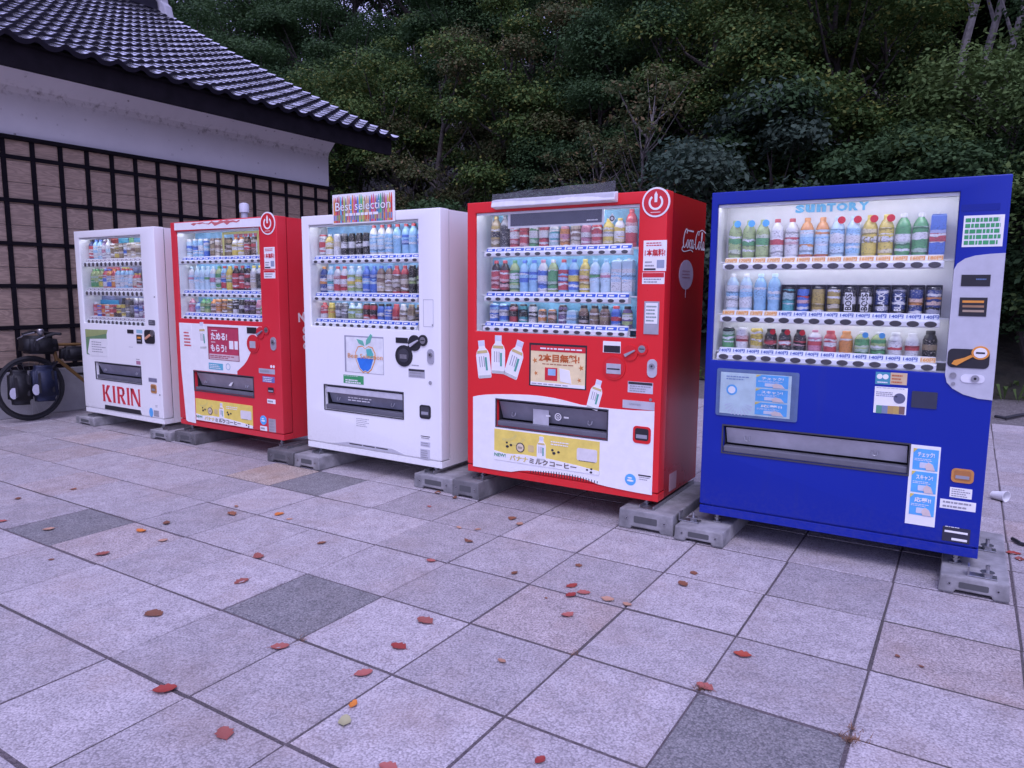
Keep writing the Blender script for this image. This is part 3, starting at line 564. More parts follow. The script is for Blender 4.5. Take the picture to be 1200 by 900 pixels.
def delivery(m, flapc, lip=.28, lean=.05):
    x0, z0, x1, z1 = m['del']; yf = m['yf']; h = z1-z0
    fm = plain(flapc, .25, name='delivery_flap', spec=.6, var=.25, scale=5)
    mb = MB(); a, b = x0+.008, x1-.008; zt, zl = z1-.012, z0+h*lip
    mb.add([(a, yf+.02, zt), (b, yf+.02, zt), (b, yf+.02+lean, zl), (a, yf+.02+lean, zl), (a, yf+.026, zt), (b, yf+.026, zt), (b, yf+.026+lean, zl), (a, yf+.026+lean, zl)], [(0, 3, 2, 1), (4, 5, 6, 7), (0, 1, 5, 4), (1, 2, 6, 5), (2, 3, 7, 6), (3, 0, 4, 7)])
    o = put('delivery_flap', mb, fm, m['root'], bevel=.002)
    lb = MB(); lb.box(x0+.001, x1-.001, yf+.006, yf+.06, z0+.001, z0+h*lip*.8); put('delivery_lip', lb, plain((.13, .13, .15), .4, name='lip_plastic'), m['root'], bevel=.006)
    for q in (.13, .84):
        cx = a+(b-a)*q; cz = zl+.03; hk = MB(); hk.tube([(cx-.014, yf+.012+lean*.6, cz+.02), (cx-.012, yf+.004+lean*.6, cz), (cx, yf+.002+lean*.6, cz-.006), (cx+.012, yf+.004+lean*.6, cz), (cx+.014, yf+.012+lean*.6, cz+.02)], .003, 6); put('flap_hook', hk, STEEL, m['root'])
    fr = MB(); t = .008
    fr.box(x0-t, x1+t, yf-.004, yf+.004, z1, z1+t); fr.box(x0-t, x1+t, yf-.004, yf+.004, z0-t, z0); fr.box(x0-t, x0, yf-.004, yf+.004, z0, z1); fr.box(x1, x1+t, yf-.004, yf+.004, z0, z1)
    put('delivery_frame', fr, DARKP, m['root'])
    return o
BUT = {}
def rows(m, rails, drinks, button=(.017, .009), tagc=BLU, tagtext=None, railh=.034, back=None):
    """rails: (u_left, v_left, u_right, v_right) centre line of each button rail"""
    root, yf = m['root'], m['yf']; zs = []
    wr = m['win']
    for (u0, v0, u1, v1) in rails:
        a = on_y(u0, v0, yf+.03); b = on_y(u1, v1, yf+.03); zs.append(((a[2]+b[2])/2, a[0], b[0]))
    if back is not None:
        bk = MB(); bk.box(wr[0]+.02, wr[2]-.004, yf+.184, yf+.188, wr[1]+.004, wr[3]-.004); put('backdrop', bk, back, root)
    for i, (z, xa, xb) in enumerate(zs):
        top = wr[3] if i == 0 else zs[i-1][0]-railh/2-.004
        xa2, xb2 = max(xa, wr[0]+.004), min(xb, wr[2]-.004); L = xb2-xa2; n = len(drinks[i]); m['pitch'] = L/n
        mb = MB(); prof = [(yf+.075, z-railh/2), (yf+.036, z-railh/2), (yf+.028, z-railh*.3), (yf+.028, z+railh*.3), (yf+.040, z+railh/2), (yf+.075, z+railh/2)]
        q = len(prof); mb.add([(xa2, y, zz) for y, zz in prof]+[(xb2, y, zz) for y, zz in prof], [(k, (k+1) % q, (k+1) % q+q, k+q)[::-1] for k in range(q)]+[tuple(range(q)), tuple(range(q, 2*q))[::-1]]); put('button_rail', mb, RAILM, root)
        ph = .032; pz = z+railh/2
        pr_ = MB(); pr_.add([(xa2+.006, yf+.050, pz+.001), (xb2-.006, yf+.050, pz+.001), (xb2-.006, yf+.064, pz+ph), (xa2+.006, yf+.064, pz+ph), (xa2+.006, yf+.072, pz+ph), (xb2-.006, yf+.072, pz+ph), (xb2-.006, yf+.072, pz+.001), (xa2+.006, yf+.072, pz+.001)], [(0, 1, 2, 3), (3, 2, 5, 4), (0, 3, 4, 7), (1, 6, 5, 2)]); put('price_rail', pr_, RAILM, root)
        sh = MB(); sh.box(wr[0]+.003, wr[2]-.003, yf+.076, yf+.183, pz+.004, pz+.012); put('shelf', sh, LINER, root)
        if i < len(zs)-1:
            tb = MB(); tb.tube([(xa2+.02, yf+.086, z-railh/2+.0045), (xb2-.02, yf+.086, z-railh/2+.0045)], .0035, 8); put('display_lamp', tb, lampmat(10.), root)
        key = (button, )
        if key not in BUT:
            bb = MB(); a, b = button; bb.add([(a*math.cos(t), -.004, b*math.sin(t)) for t in np.linspace(0, 2*math.pi, 16, False)]+[(a*1.25*math.cos(t), 0, b*1.25*math.sin(t)) for t in np.linspace(0, 2*math.pi, 16, False)], [tuple(range(16))]+[(k, k+16, (k+1) % 16+16, (k+1) % 16) for k in range(16)]); BUT[key] = bb.mesh('select_button', plain((.06, .055, .06), .35, name='dark_button'))
        L0 = root.location
        for k, code in enumerate(drinks[i]):
            x = xa2+L*(k+.5)/n
            link('select_button', BUT[key], root, (x-L0[0], yf+.0275-L0[1], z-L0[2]))
            tx = tagtext[i][k] if tagtext else None
            S2 = Surf(root, 'y', yf+.049)
            hw = m['pitch']*.44; bz, tz = pz+.004, pz+.029
            tb = MB(); sl = .014/ph; Y = lambda zz, d: yf+.0495+(zz-pz)*sl-d
            def quad(a0, b0, a1, b1, d, mi=0): tb.add([(a0, Y(b0, d), b0), (a1, Y(b0, d), b0), (a1, Y(b1, d), b1), (a0, Y(b1, d), b1)], [(0, 1, 2, 3)], mi)
            if tx:
                warm = tx[0] in '#'; body = tx.strip('#')
                quad(x-hw, bz, x+hw, tz, .001)
                tgo = put('price_tag', tb, plain((.80, .62, .38) if warm else (.72, .76, .82), .4, name='price_card'), root)
                V, Fs = text_data(body+'円', .035); t2 = MB(); t2.add([(x-hw*.94+vx*hw*1.88, Y(bz+.003+vy*(tz-bz-.006), .0022), bz+.003+vy*(tz-bz-.006)) for vx, vy in V], Fs); put('price', t2, ORG if warm else C(.03, .08, .35), tgo)
            else:
                quad(x-hw, bz, x+hw, tz-.006, .001, 0); quad(x-hw*.7, bz+.005, x+hw*.3, bz+.014, .002, 1)
                put('price_tag', tb, [tagc, W_], root)
            drink(m, code, x, yf+.118+random.uniform(-.006, .006), pz+.0125, (top-pz-.02)*.97)
    return zs
# ---- common fittings -------------------------------------------------------------------
def lever_disc(S, c, r, mat, lever, layer=6):
    o = S.disc('return_lever', c, r, mat, layer); a, b = S.ab(*c)
    mb = MB(); t = .5; ca, sa = math.cos(t), math.sin(t); L, w2 = r*.75, r*.2
    S.slab(mb, [(a-L*ca+w2*sa, b-L*sa-w2*ca), (a+L*ca+w2*sa*.4, b+L*sa-w2*ca*.4), (a+L*ca-w2*sa*.4, b+L*sa+w2*ca*.4), (a-L*ca-w2*sa, b-L*sa+w2*ca)], layer*.0012, layer*.0012+.012); put('lever', mb, lever, o); return o
def coin_slot(S, c, r, ring, inner=None, layer=7):
    o = S.disc('coin_slot', c, r, ring, layer); S.disc('slot_plate', c, r*.62, STEEL, layer+1, o); a, b = S.ab(*c); S.rect('slot', (a-r*.42, b-r*.08, a+r*.42, b+r*.08), BLACKP, layer+2, o, ab=True); return o
def lock(S, r, mat):
    a0, b0, a1, b1 = S.R(*r); o = S.rect('lock', (a0, b0, a1, b1), mat, 5, rad=(a1-a0)*.48, ab=True); cx = (a0+a1)/2
    S.disc('lock_cylinder', (cx, b0+(b1-b0)*.62), (a1-a0)*.28, STEEL, 11, o, ab=True); S.disc('keyhole', (cx, b0+(b1-b0)*.62), (a1-a0)*.1, BLACKP, 12, o, ab=True); return o
def coin_return(S, r, mat, cup):
    a0, b0, a1, b1 = S.R(*r); o = S.rect('coin_return', (a0, b0, a1, b1), mat, 4, rad=(a1-a0)*.2, ab=True); w2 = (a1-a0)*.12
    S.rect('coin_cup', (a0+w2, b0+(b1-b0)*.18, a1-w2, b1-(b1-b0)*.12), cup, 5, o, rad=w2, ab=True); S.rect('coin_flap', (a0+w2*1.6, b0+(b1-b0)*.3, a1-w2*1.6, b0+(b1-b0)*.52), FLAP, 7, o, ab=True); return o
def badge(S, c, r, layer=3):
    """round power-symbol badge"""
    o = S.disc('power_badge', c, r, W_, layer); S.disc('badge_field', c, r*.88, RED, layer+1, o); a, b = S.ab(*c)
    mb = MB(); n = 22; A = [math.radians(90+38+(360-76)*k/n) for k in range(n+1)]
    for k in range(n):
        q = [(a+r*.52*math.cos(A[k]), b+r*.52*math.sin(A[k])), (a+r*.52*math.cos(A[k+1]), b+r*.52*math.sin(A[k+1])), (a+r*.38*math.cos(A[k+1]), b+r*.38*math.sin(A[k+1])), (a+r*.38*math.cos(A[k]), b+r*.38*math.sin(A[k]))]
        S.slab(mb, q, 0, (layer+2)*.0012)
    S.slab(mb, [(a-r*.09, b+r*.0), (a+r*.09, b+r*.0), (a+r*.11, b+r*.5), (a, b+r*.72), (a-r*.11, b+r*.5)], 0, (layer+2.4)*.0012); put('power_symbol', mb, W_, o)
    S.rows((a-r*.35, b-r*.72, a+r*.35, b-r*.62), W_, 1, layer+2, o, ab=True, ragged=0); return o
def bottle_art(S, c, h, tilt, layer, parent=None, band=(.62, .5, .2), name='bottle_sticker'):
    """printed cut-out of a white milk-coffee bottle"""
    a, b = c; ct, st = math.cos(tilt), math.sin(tilt); T = lambda p: (a+p[0]*h*ct-p[1]*h*st, b+p[0]*h*st+p[1]*h*ct)
    out = [(-.19, -.5), (.19, -.5), (.21, -.46), (.21, .12), (.17, .22), (.10, .30), (.10, .5), (-.10, .5), (-.10, .30), (-.17, .22), (-.21, .12), (-.21, -.46)]
    o = S.poly(name, [T(p) for p in out], W_, layer, parent, True)
    if parent is not None and parent.parent is not None and parent.parent.parent is not None: return o
    par = o if (parent is None) else parent
    nm = lambda n_, pts, mt, L: S.poly(n_, [T(p) for p in pts], mt, L, par, True)
    nm('cap_print', [(-.098, .36), (.098, .36), (.098, .498), (-.098, .498)], C(.68, .7, .76), layer+1); nm('shoulder_print', [(-.165, .16), (.165, .16), (.155, .235), (-.155, .235)], C(*band), layer+1)
    nm('stripe_print', [(.06, -.30), (.12, -.30), (.12, .05), (.06, .05)], C(.1, .38, .28), layer+1)
    for k in range(3): nm('line_print', [(-.12+.07*k, -.2), (-.10+.07*k, -.2), (-.10+.07*k, .08), (-.12+.07*k, .08)], GRYM, layer+1)
    nm('base_print', [(-.185, -.49), (.185, -.49), (.195, -.42), (-.195, -.42)], C(.55, .57, .52), layer+1)
    return o
def notice(S, r, n=5, bg=None, ink=None, name='notice_sticker', head=None, layer=1, headh=.25):
    a0, b0, a1, b1 = S.R(*r); o = S.rect(name, (a0, b0, a1, b1), bg or W_, layer, ab=True); w2 = (a1-a0)*.08; top = b1-(b1-b0)*.06
    if head: S.rect('heading', (a0+w2*.3, b1-(b1-b0)*headh, a1-w2*.3, b1-(b1-b0)*.03), head, layer+1, o, ab=True); top = b1-(b1-b0)*(headh+.05)
    S.rows((a0+w2, b0+(b1-b0)*.06, a1-w2, top), ink or GRYM, n, layer+1, o, ab=True); return o
def banner(S, tl, br, newt=True):
    """yellow banana-milk-coffee banner under the delivery slot"""
    a0, b1 = S.ab(*tl); a1, b0 = S.ab(*br); L, H = a1-a0, b1-b0; q = lambda x, z: (a0+L*x, b0+H*z); R_ = lambda x0, z0, x1, z1: (*q(x0, z0), *q(x1, z1))
    o = S.rect('banner', (a0, b0, a1, b1), P(218, 190, 110), 3, ab=True)
    S.poly('banner_foot', [q(0, 0), q(1, 0), q(1, .12), q(.8, .20), q(.55, .27), q(.3, .29), q(.12, .24), q(0, .3)], W_, 4, o, True)
    for t0, rr in ((.0, .30), (.08, .24)):   # bananas
        pts = [q(.12+t0+.2*math.cos(t)*.6, 1.0-t0*1.2+.36*math.sin(t)) for t in np.linspace(-1.9, -.35, 9)]+[q(.12+t0+.2*math.cos(t)*.5, 1.0-t0*1.2+.27*math.sin(t)) for t in np.linspace(-.35, -1.9, 9)]
        S.poly('banana_print', pts, C(.74, .62, .16), 4, o, True)
    bo = bottle_art(S, q(.47, .56), H*.74, 0, 5, o, name='bottle_print')
    S.rect('mug_print', R_(.80, .36, .98, .74), C(.74, .72, .68), 4, o, rad=H*.06, ab=True)
    for cx, cz, r in ((.135, .48, .015), (.172, .54, .013), (.13, .60, .010), (.59, .47, .015), (.632, .52, .012), (.575, .56, .012), (.895, .11, .010), (.93, .05, .012), (.932, .15, .010)):
        S.disc('bean_print', q(cx, cz), L*r, INKM, 5, o, ab=True, ry=L*r*.8, n=10)
    S.disc('seal_print', q(.265, .50), L*.042, INKM, 5, o, ab=True); S.disc('seal_core', q(.265, .50), L*.034, C(.7, .6, .4), 6, o, ab=True); S.rows(R_(.243, .465, .287, .535), INKM, 2, 7, o, ab=True, ragged=.1)
    S.rect('bean_jar_print', R_(.34, .40, .40, .62), C(.66, .52, .22), 4, o, rad=L*.015, ab=True)
    S.text('バナナ', R_(.16, .06, .345, .23), YEL, 6, o, bold=.03, ab=True); S.text('ミルクコーヒー', R_(.355, .045, .80, .22), C(.16, .13, .1), 6, o, bold=.03, ab=True)
    if newt: S.text('NEW!', R_(.005, .12, .12, .23), C(.05, .3, .16), 6, o, bold=.02, ab=True)
    S.rows(R_(.56, .70, .78, .86), W_, 2, 5, o, ab=True); S.rows(R_(.82, .34, .97, .38), INKM, 1, 5, o, ab=True)
    return o
def sticker_1free(S, r):
    a0, b0, a1, b1 = S.R(*r); L, H = a1-a0, b1-b0; o = S.rect('offer_sticker', (a0, b0, a1, b1), W_, 1, ab=True); R_ = lambda x0, z0, x1, z1: (a0+L*x0, b0+H*z0, a0+L*x1, b0+H*z1)
    S.rows(R_(.12, .8, .9, .95), RED, 2, 2, o, ab=True); S.text('1本無料!', R_(.06, .48, .95, .72), RED, 2, o, bold=.03, ab=True); S.rows(R_(.08, .12, .5, .35), GRYM, 2, 2, o, ab=True); S.rect('sticker_picture', R_(.6, .1, .92, .36), C(.3, .35, .45), 2, o, ab=True); S.rect('sticker_bar', R_(.05, .03, .55, .09), INKM, 2, o, ab=True); return o
def globe_sticker(S, c, r):
    o = S.disc('globe_sticker', c, r, SKYB, 2); a, b = S.ab(*c); S.disc('globe_wave', (a, b-r*.15), r*.6, W_, 3, o, ry=r*.18, ab=True); S.disc('globe_wave', (a-r*.1, b+r*.3), r*.4, W_, 3, o, ry=r*.12, ab=True); return o

# ================================================================== the blue machine
NAVY = px(8, 34, 158)
M5 = machine('blue', -1.032, .343, .138, 1.957, .15, 'large blue vending machine with white coin panel and tall blue campaign sticker', NAVY, (841.5, 240, 1107.5, 437.5), (848, 498.5, 1063, 556), .085, dirt=.25)
S = M5['S']; r = M5['root']
d5 = [['Pllgl7', 'Pllgl7', 'Pllgl7', 'Pwwrr7', 'Pwwrr7', 'Pocso7', 'Pocso7', 'Pcswc7', 'Pcswc7', 'Pyywy7', 'Pyywy7', 'Pggww7', 'Pggww7', 'Xbbrw7'],
      ['Pcwsw9', 'Pcwsw9', 'Qsssc9', 'Qsssc9', 'Ckttk6', 'Ckbrk6', 'CkGGk6', 'CkGGk6', 'Ckkwk6', 'Ckkwk6', 'Ckqqk6', 'Ckqqk6', 'Ckqok6', 'Ckqok6'],
      ['Ckggk8', 'Cwwrr8', 'Cyyyy8', 'Akkrk8', 'Akkrk8', 'Akkrk8', 'Pwprp8', 'Arrwr8', 'Aoooo8', 'Plglw8', 'Plglw8', 'Awwrw8', 'Awwrw8', 'Akkak9']]
t5 = [['#170']*5+['#190', '#190', '#180', '#180', '#160', '#160', '#160', '#160', '#180'], ['#180', '#180', '#120', '#120']+['140']*10, ['140']*13+['#160']]
zs5 = rows(M5, [(847, 312.6, 1106, 310.5), (844, 373, 1101, 381), (840, 417, 1097, 431.5)], d5, button=(.022, .012), tagtext=t5, railh=.036, back=plain((.80, .80, .80), .4, name='white_backdrop', var=.05))
Sb = Surf(r, 'y', .15+.184)
# maker's lettering across the top of the window
LB = C(.10, .46, .74); x = 0; a0, b0 = Sb.ab(932, 250); a1, b1 = Sb.ab(1019, 236)
lett = [('S', .0, .13), ('u', .145, .275), ('n', .30, .43), ('T', .44, .56), ('O', .57, .72), ('R', .735, .86), ('Y', .865, 1.0)]
for ch, f0, f1 in lett: Sb.text(ch, (a0+(a1-a0)*f0, b0, a0+(a1-a0)*f1, b1), LB, 5, bold=.06, ab=True)
# lettering on a few samples: flat labels standing before the drinks
Sd = Surf(r, 'y', .15+.083)
def flat_label(row, k, body, mat, dz0, dz1, wf=.62, rot=0, shear=0., plate=None):
    z, xa, xb = zs5[row]; n = 14; L = xb-xa; x = xa+L*(k+.5)/n; h = L/n*wf/2; zz = z+.018+.0125
    if plate is not None: Sd.rect('label_plate', (x-h*1.15, zz+dz0-.006, x+h*1.15, zz+dz1+.006), plate, 1, rad=.004, ab=True)
    Sd.text(body, (x-h, zz+dz0, x+h, zz+dz1), mat, 2, ab=True, bold=.02, rot=rot, shear=shear, name='label_lettering')
for k in (9, 10): flat_label(0, k, 'C.C', C(.3, .25, .02), .085, .115)
for k in (5, 6): flat_label(0, k, '1600', C(.45, .1, .12), .018, .032, .8)
for k in (8, 9): flat_label(1, k, 'BOSS', INKM, .03, .115, .42, 90, plate=W_)
for k in (10, 11): flat_label(1, k, 'BLACK', W_, .03, .12, .42, 90)
flat_label(2, 2, 'C.C', C(.3, .25, .02), .06, .08)
# round offer tags at the bottle necks
for k, cc_ in ((0, SKYB), (1, SKYB), (2, SKYB), (7, RED), (8, RED), (9, RED), (10, RED)):
    z, xa, xb = zs5[0]; x = xa+(xb-xa)*(k+.5)/14; zt = z+.018+.0125+.205; Sd.disc('offer_tag', (x+.02, zt), .019, cc_, 1, ab=True, n=14)
for k, cc_ in ((3, RED), (4, RED), (5, RED), (9, SKYB), (10, SKYB)):
    z, xa, xb = zs5[2]; x = xa+(xb-xa)*(k+.5)/14; zt = z+.018+.0125+.115; Sd.disc('offer_tag', (x+.018, zt), .015, cc_, 1, ab=True, n=14)
# dark cubicles round the second row's cans
z, xa, xb = zs5[1]; L = xb-xa
for k in range(4, 14):
    xx = xa+L*k/14; mb = MB(); h = .158; zz = z+.018+.0125
    mb.box(xx+.003, xx+L/14-.003, .15+.163, .15+.166, zz, zz+h); mb.box(xx+.002, xx+.005, .15+.09, .15+.163, zz, zz+h); mb.box(xx+.005, xx+L/14-.003, .15+.09, .15+.163, zz+h, zz+h+.003); put('can_cubicle', mb, C(.035, .035, .06), r)
# white coin panel
cp = [(1117.8, 316), (1122, 309), (1131, 303), (1143, 299.5), (1160, 297.5), (1178.5, 296.4), (1163, 469), (1146, 467), (1128.5, 462), (1116, 455), (1109.5, 448), (1107.5, 439)]
pan = S.poly('coin_panel', cp, plain((.50, .51, .54), .4, name='pale_panel', var=.08), 5)
o = S.rect('display', (1127, 322, 1160, 335.5), BLACKP, 7); S.rows((1144, 325.5, 1156, 329), C(.12, .2, .35), 1, 8, o, ragged=0)
o = S.rect('bill_slot', (1125, 348.5, 1155.5, 371), BLACKP, 7); S.rect('bill_bar', (1128, 352, 1153, 355), ORG, 8, o); S.rect('bill_bar', (1128, 357.5, 1153, 360.5), C(.35, .2, .1), 8, o); S.rect('bill_bar', (1128, 363, 1153, 366), C(.4, .3, .2), 8, o)
o = S.rect('coin_unit', (1111.5, 408, 1158.5, 432.5), BLACKP, 8, rad=.022); a, b = S.ab(1127, 422)
S.poly('lever', [(1115, 426), (1118, 422), (1130, 419), (1138, 415.5), (1140, 418), (1130, 423), (1121, 428)], ORG, 16, o)
S.disc('coin_ring', (1149, 413.5), .036, ORG, 10, o, ry=.032); S.disc('coin_plate', (1149, 413.5), .027, W_, 11, o, ry=.024); a, b = S.ab(1149, 413.5); S.rect('slot', (a-.018, b-.004, a+.018, b+.004), BLACKP, 12, o, ab=True)
S.disc('push_button', (1117, 439.5), .014, STEEL, 10); S.disc('push_button', (1117, 449), .008, STEEL, 10)
o = S.rect('key_plate', (1126, 438, 1153.5, 449.5), plain((.72, .72, .74), .35, name='key_plate'), 8, rad=.02); S.disc('lock_cylinder', (1142.7, 443.6), .017, STEEL, 12, o); S.disc('keyhole', (1142.7, 443.6), .006, BLACKP, 13, o)
# green notice
o = S.rect('green_notice', (1130, 253, 1174.5, 288.6), W_, 1); S.rows((1132, 255, 1173, 287), GRN, 5, 2, o, fill=.7, ragged=.1)
mb = MB(); a0, b0, a1, b1 = S.R(1127, 240, 1172, 246); S.rect('vent_strip', (a0, b0, a1, b1), paint(tuple(c*.8 for c in NAVY), dirt=.1), 1, ab=True)
# poster box
o = S.rect('poster_box', (841, 431, 934, 495), plain((.10, .16, .30), .25, name='poster_frame', spec=.6), 5, rad=.012)
pa = S.rect('poster', (845.5, 435.5, 925.5, 491), P(176, 190, 232), 6, o)
def three_panels(S, rects, layer, parent, texts=('チェック!', 'スキャン!', '応募!!')):
    for (a0, b0, a1, b1), tx in zip(rects, texts):
        L, H = a1-a0, b1-b0; S.rect('blue_panel', (a0, b0, a1, b1), SKYB, layer, parent, ab=True)
        S.text(tx, (a0+L*.18, b0+H*.62, a0+L*.85, b0+H*.86), W_, layer+1, parent, bold=.03, ab=True)
        S.rows((a0+L*.06, b0+H*.42, a0+L*.9, b0+H*.56), W_, 2, layer+1, parent, ab=True, fill=.35)
        S.rect('phone_print', (a0+L*.28, b0+H*.10, a0+L*.62, b0+H*.36), C(.62, .66, .72), layer+1, parent, rad=H*.04, ab=True)
        S.poly('hand_print', [(a0+L*.55, b0+H*.02), (a0+L*.9, b0+H*.02), (a0+L*.8, b0+H*.3), (a0+L*.62, b0+H*.4), (a0+L*.5, b0+H*.22)], C(.7, .58, .52), layer+2, parent, True)
        S.poly('corner_flash', [(a0, b1), (a0+L*.16, b1), (a0, b1-H*.2)], YEL, layer+1, parent, True)
a0, b0, a1, b1 = S.R(887, 438, 922, 489.5); H = (b1-b0)/3
three_panels(S, [(a0, b0+H*k+.004, a1, b0+H*(k+1)-.004) for k in (2, 1, 0)], 7, o)
S.disc('logo_print', (858, 456.5), .03, SKYB, 7, o); S.disc('logo_core', (858, 456.5), .02, W_, 8, o)
a, b = S.ab(866, 470); zl_ = S.ab(866, 489)[1]; xl_ = S.ab(847, 470)[0]; xr_ = S.ab(885, 470)[0]
for k in range(11):
    t = math.radians(20+14*k); R2 = .85*min(.1, (b-zl_)/max(.05, math.sin(t)), (xr_-a if math.cos(t) > 0 else a-xl_)/max(.05, abs(math.cos(t)))); S.poly('burst_ray', [(a+.03*math.cos(t), b-.03*math.sin(t)), (a+R2*math.cos(t-.05), b-R2*math.sin(t-.05)), (a+R2*math.cos(t+.05), b-R2*math.sin(t+.05))], C(.5, .56, .66), 7, o, True)
S.rows((852, 439, 882, 447), C(.2, .3, .5), 2, 7, o)
g = MB(); a0, b0, a1, b1 = S.R(844, 434, 931, 493); g.box(a0, a1, .15-.016, .15-.0135, b0, b1); put('poster_cover', g, glassmat(.04), r)
# small stickers
o = S.rect('teal_sticker', (1026.5, 435.6, 1043, 451), C(.06, .30, .38), 1); S.disc('emblem', (1031, 441), .013, W_, 2, o); S.disc('emblem', (1038, 441.5), .013, W_, 2, o); S.rows((1028, 446, 1042, 450), W_, 1, 2, o)
o = S.rect('campaign_sticker', (1044, 436.5, 1062.5, 451.5), C(.70, .52, .30), 1); S.rows((1045.5, 438, 1061, 450.5), C(.55, .15, .05), 3, 2, o)
o = S.rect('product_sticker', (1025.5, 452.5, 1061.5, 486.5), W_, 1); S.rows((1027, 453.5, 1060, 456.5), INKM, 1, 2, o, ragged=0); S.rows((1027, 458, 1052, 466), GRYM, 3, 2, o)
S.disc('person_print', (1054, 467), .026, C(.12, .13, .2), 2, o)
for k, cc in enumerate(((.1, .3, .2), (.2, .25, .35), (.45, .3, .1), (.5, .35, .1), (.2, .12, .1))): S.rect('product_print', (1027+6.7*k, 474.5+.4*k, 1033+6.7*k, 484.3+.4*k), C(*cc), 2, o)
S.rect('card_reader', (1069, 458, 1097.5, 479.5), plain((.035, .04, .07), .3, name='reader_glass'), 4, rad=.004)
delivery(M5, (.50, .50, .53), .30, .04)
o = S.rect('campaign_strip', (1067.5, 520.5, 1095, 618), W_, 2); a0, b0, a1, b1 = S.R(1069.5, 523.5, 1094.5, 607); H = (b1-b0)/3
three_panels(S, [(a0+.006, b0+H*k+.004, a1-.002, b0+H*(k+1)-.005) for k in (2, 1, 0)], 3, o)
coin_return(S, (1115.5, 548, 1140.5, 567.5), C(.55, .24, .06), C(.42, .17, .05))
notice(S, (1113.5, 570.5, 1138.5, 585.5), 4); notice(S, (1102, 584, 1143, 600.5), 2)
o = S.rect('rating_plate', (1105, 616, 1136, 638), C(.03, .03, .05), 2); S.rect('plate_field', (1107, 620.5, 1134, 627), W_, 3, o); S.rect('plate_field', (1115, 630, 1133, 635.5), W_, 3, o); S.rows((1107.5, 617, 1133, 619.3), W_, 1, 3, o)

# ================================================================== the bright red machine
REDP = px(205, 36, 50)
M4 = machine('red', -2.662, -1.273, .166, 1.986, .11, 'bright red vending machine with three white bottle stickers, next to the blue machine', REDP, (557, 250, 745, 396.5), (582, 468, 711, 515), .12, dirt=.22, side=paint(px(150, 16, 30), rough=.16, dirt=.15, name='glossy_side'))
S = M4['S']; r = M4['root']
d4 = [['PaGkG9', 'Pekke9', 'Crrwr7', 'Crrrr7', 'Cggwg7', 'Cdrwd7', 'Pwtcw7', 'Apopo7', 'Cmmnm7', 'Pppwp7', 'Prrpr7', 'Pyywy7', 'Pwywy7', 'Prrwr9'],
      ['Pdrrr9', 'Pdrrr9', 'Plgwg9', 'Qsbsb9', 'Qsbsb9', 'Pwbwp9', 'Plggw9', 'Psrbr9', 'Psbyb9', 'Pyyoy9', 'Qccgs9', 'Qccps9', 'Xcwsw9', 'Xcwsw9'],
      ['Csbwb9', 'Csbwb9', 'Sdrkd9', 'Sktkk9', 'Skwkk9', 'Sonoo7', 'Sonoo7', 'Sdvvd9', 'Xcscc7', 'Annkk9', 'Annak9', 'Annak9', 'Abbrr9', 'Avlvk9']]
rows(M4, [(567.5, 298, 739, 295.5), (567.5, 350, 736, 353), (566, 385, 735, 392)], d4, back=plain((.25, .58, .80), .4, name='blue_backdrop', var=.4, scale=9))
# price flashes on the cartons
Sx = Surf(r, 'y', .11+.070)
for u, v, tx in ((678, 291, '100'), (716.5, 345.5, '120'), (730, 346, '120')):
    a, b = Sx.ab(u, v); o = Sx.rect('price_flash', (a-.032, b-.016, a+.032, b+.016), C(.75, .55, .3) if tx == '100' else W_, 2, ab=True); Sx.text(tx, (a-.026, b-.011, a+.026, b+.011), RED, 3, o, bold=.03, ab=True)
# advertising strip hung in the window
Sy = Surf(r, 'y', .11+.03); o = Sy.rect('advert_frame', (595.5, 248.3, 708, 263), W_, 2); Sy.rect('advert_plate', (598.5, 250.5, 705.5, 260.5), C(.09, .09, .12, .15), 3, o); Sy.rows((688, 256.5, 702, 259), W_, 1, 4, o)
o = Sy.poly('recycle_sticker', [Sy.ab(717.5, 250), Sy.ab(721.5, 256), Sy.ab(717.5, 262), Sy.ab(713.5, 256)], W_, 2, None, True); Sy.disc('recycle_mark', (717.5, 256), .016, INKM, 3, o, inner=.6)
# taped lamp box at the top, with a loose sheet of film
a0, b0 = S.ab(581, 246); a1, b1 = S.ab(725, 224); mb = MB()
mb.add([(a0, .11-.002, b0), (a1, .11-.002, b0), (a1, .11-.06, b0+.01), (a0, .11-.06, b0+.01), (a0, .11-.002, b1), (a1, .11-.002, b1), (a1, .11-.05, b1-.012), (a0, .11-.05, b1-.012)], [(3, 2, 6, 7), (4, 7, 6, 5), (0, 1, 2, 3), (0, 3, 7, 4), (1, 5, 6, 2), (0, 4, 5, 1)]); lb = put('lamp_box', mb, plain((.74, .74, .73), .35, name='white_lamp_cover', var=.1), r, bevel=.006)
film = MB(); nxx = 22
for j, (yy, dz) in enumerate(((.11-.0545, -.03), (.11-.052, .0), (.11-.046, .018), (.11-.040, .040))):
    for i in range(nxx+1):
        f = i/nxx; film.v.append((a0+.004+(a1-a0-.004)*f, yy+.003*math.sin(11*f+j*2.1), b1+dz*(.75+.6*f)+(.003*math.sin(17*f+j) if j > 1 else 0)))
film.f = [(j*(nxx+1)+i, j*(nxx+1)+i+1, (j+1)*(nxx+1)+i+1, (j+1)*(nxx+1)+i) for j in range(3) for i in range(nxx)]; film.m = [0]*len(film.f)
put('plastic_film', film, filmmat(), lb, smooth=True)
badge(S, (769, 237), .084)
sticker_1free(S, (754.5, 282, 780.5, 317.5)); o = notice(S, (752.8, 319.5, 778.5, 332.8), 2, head=RED, headh=.42)
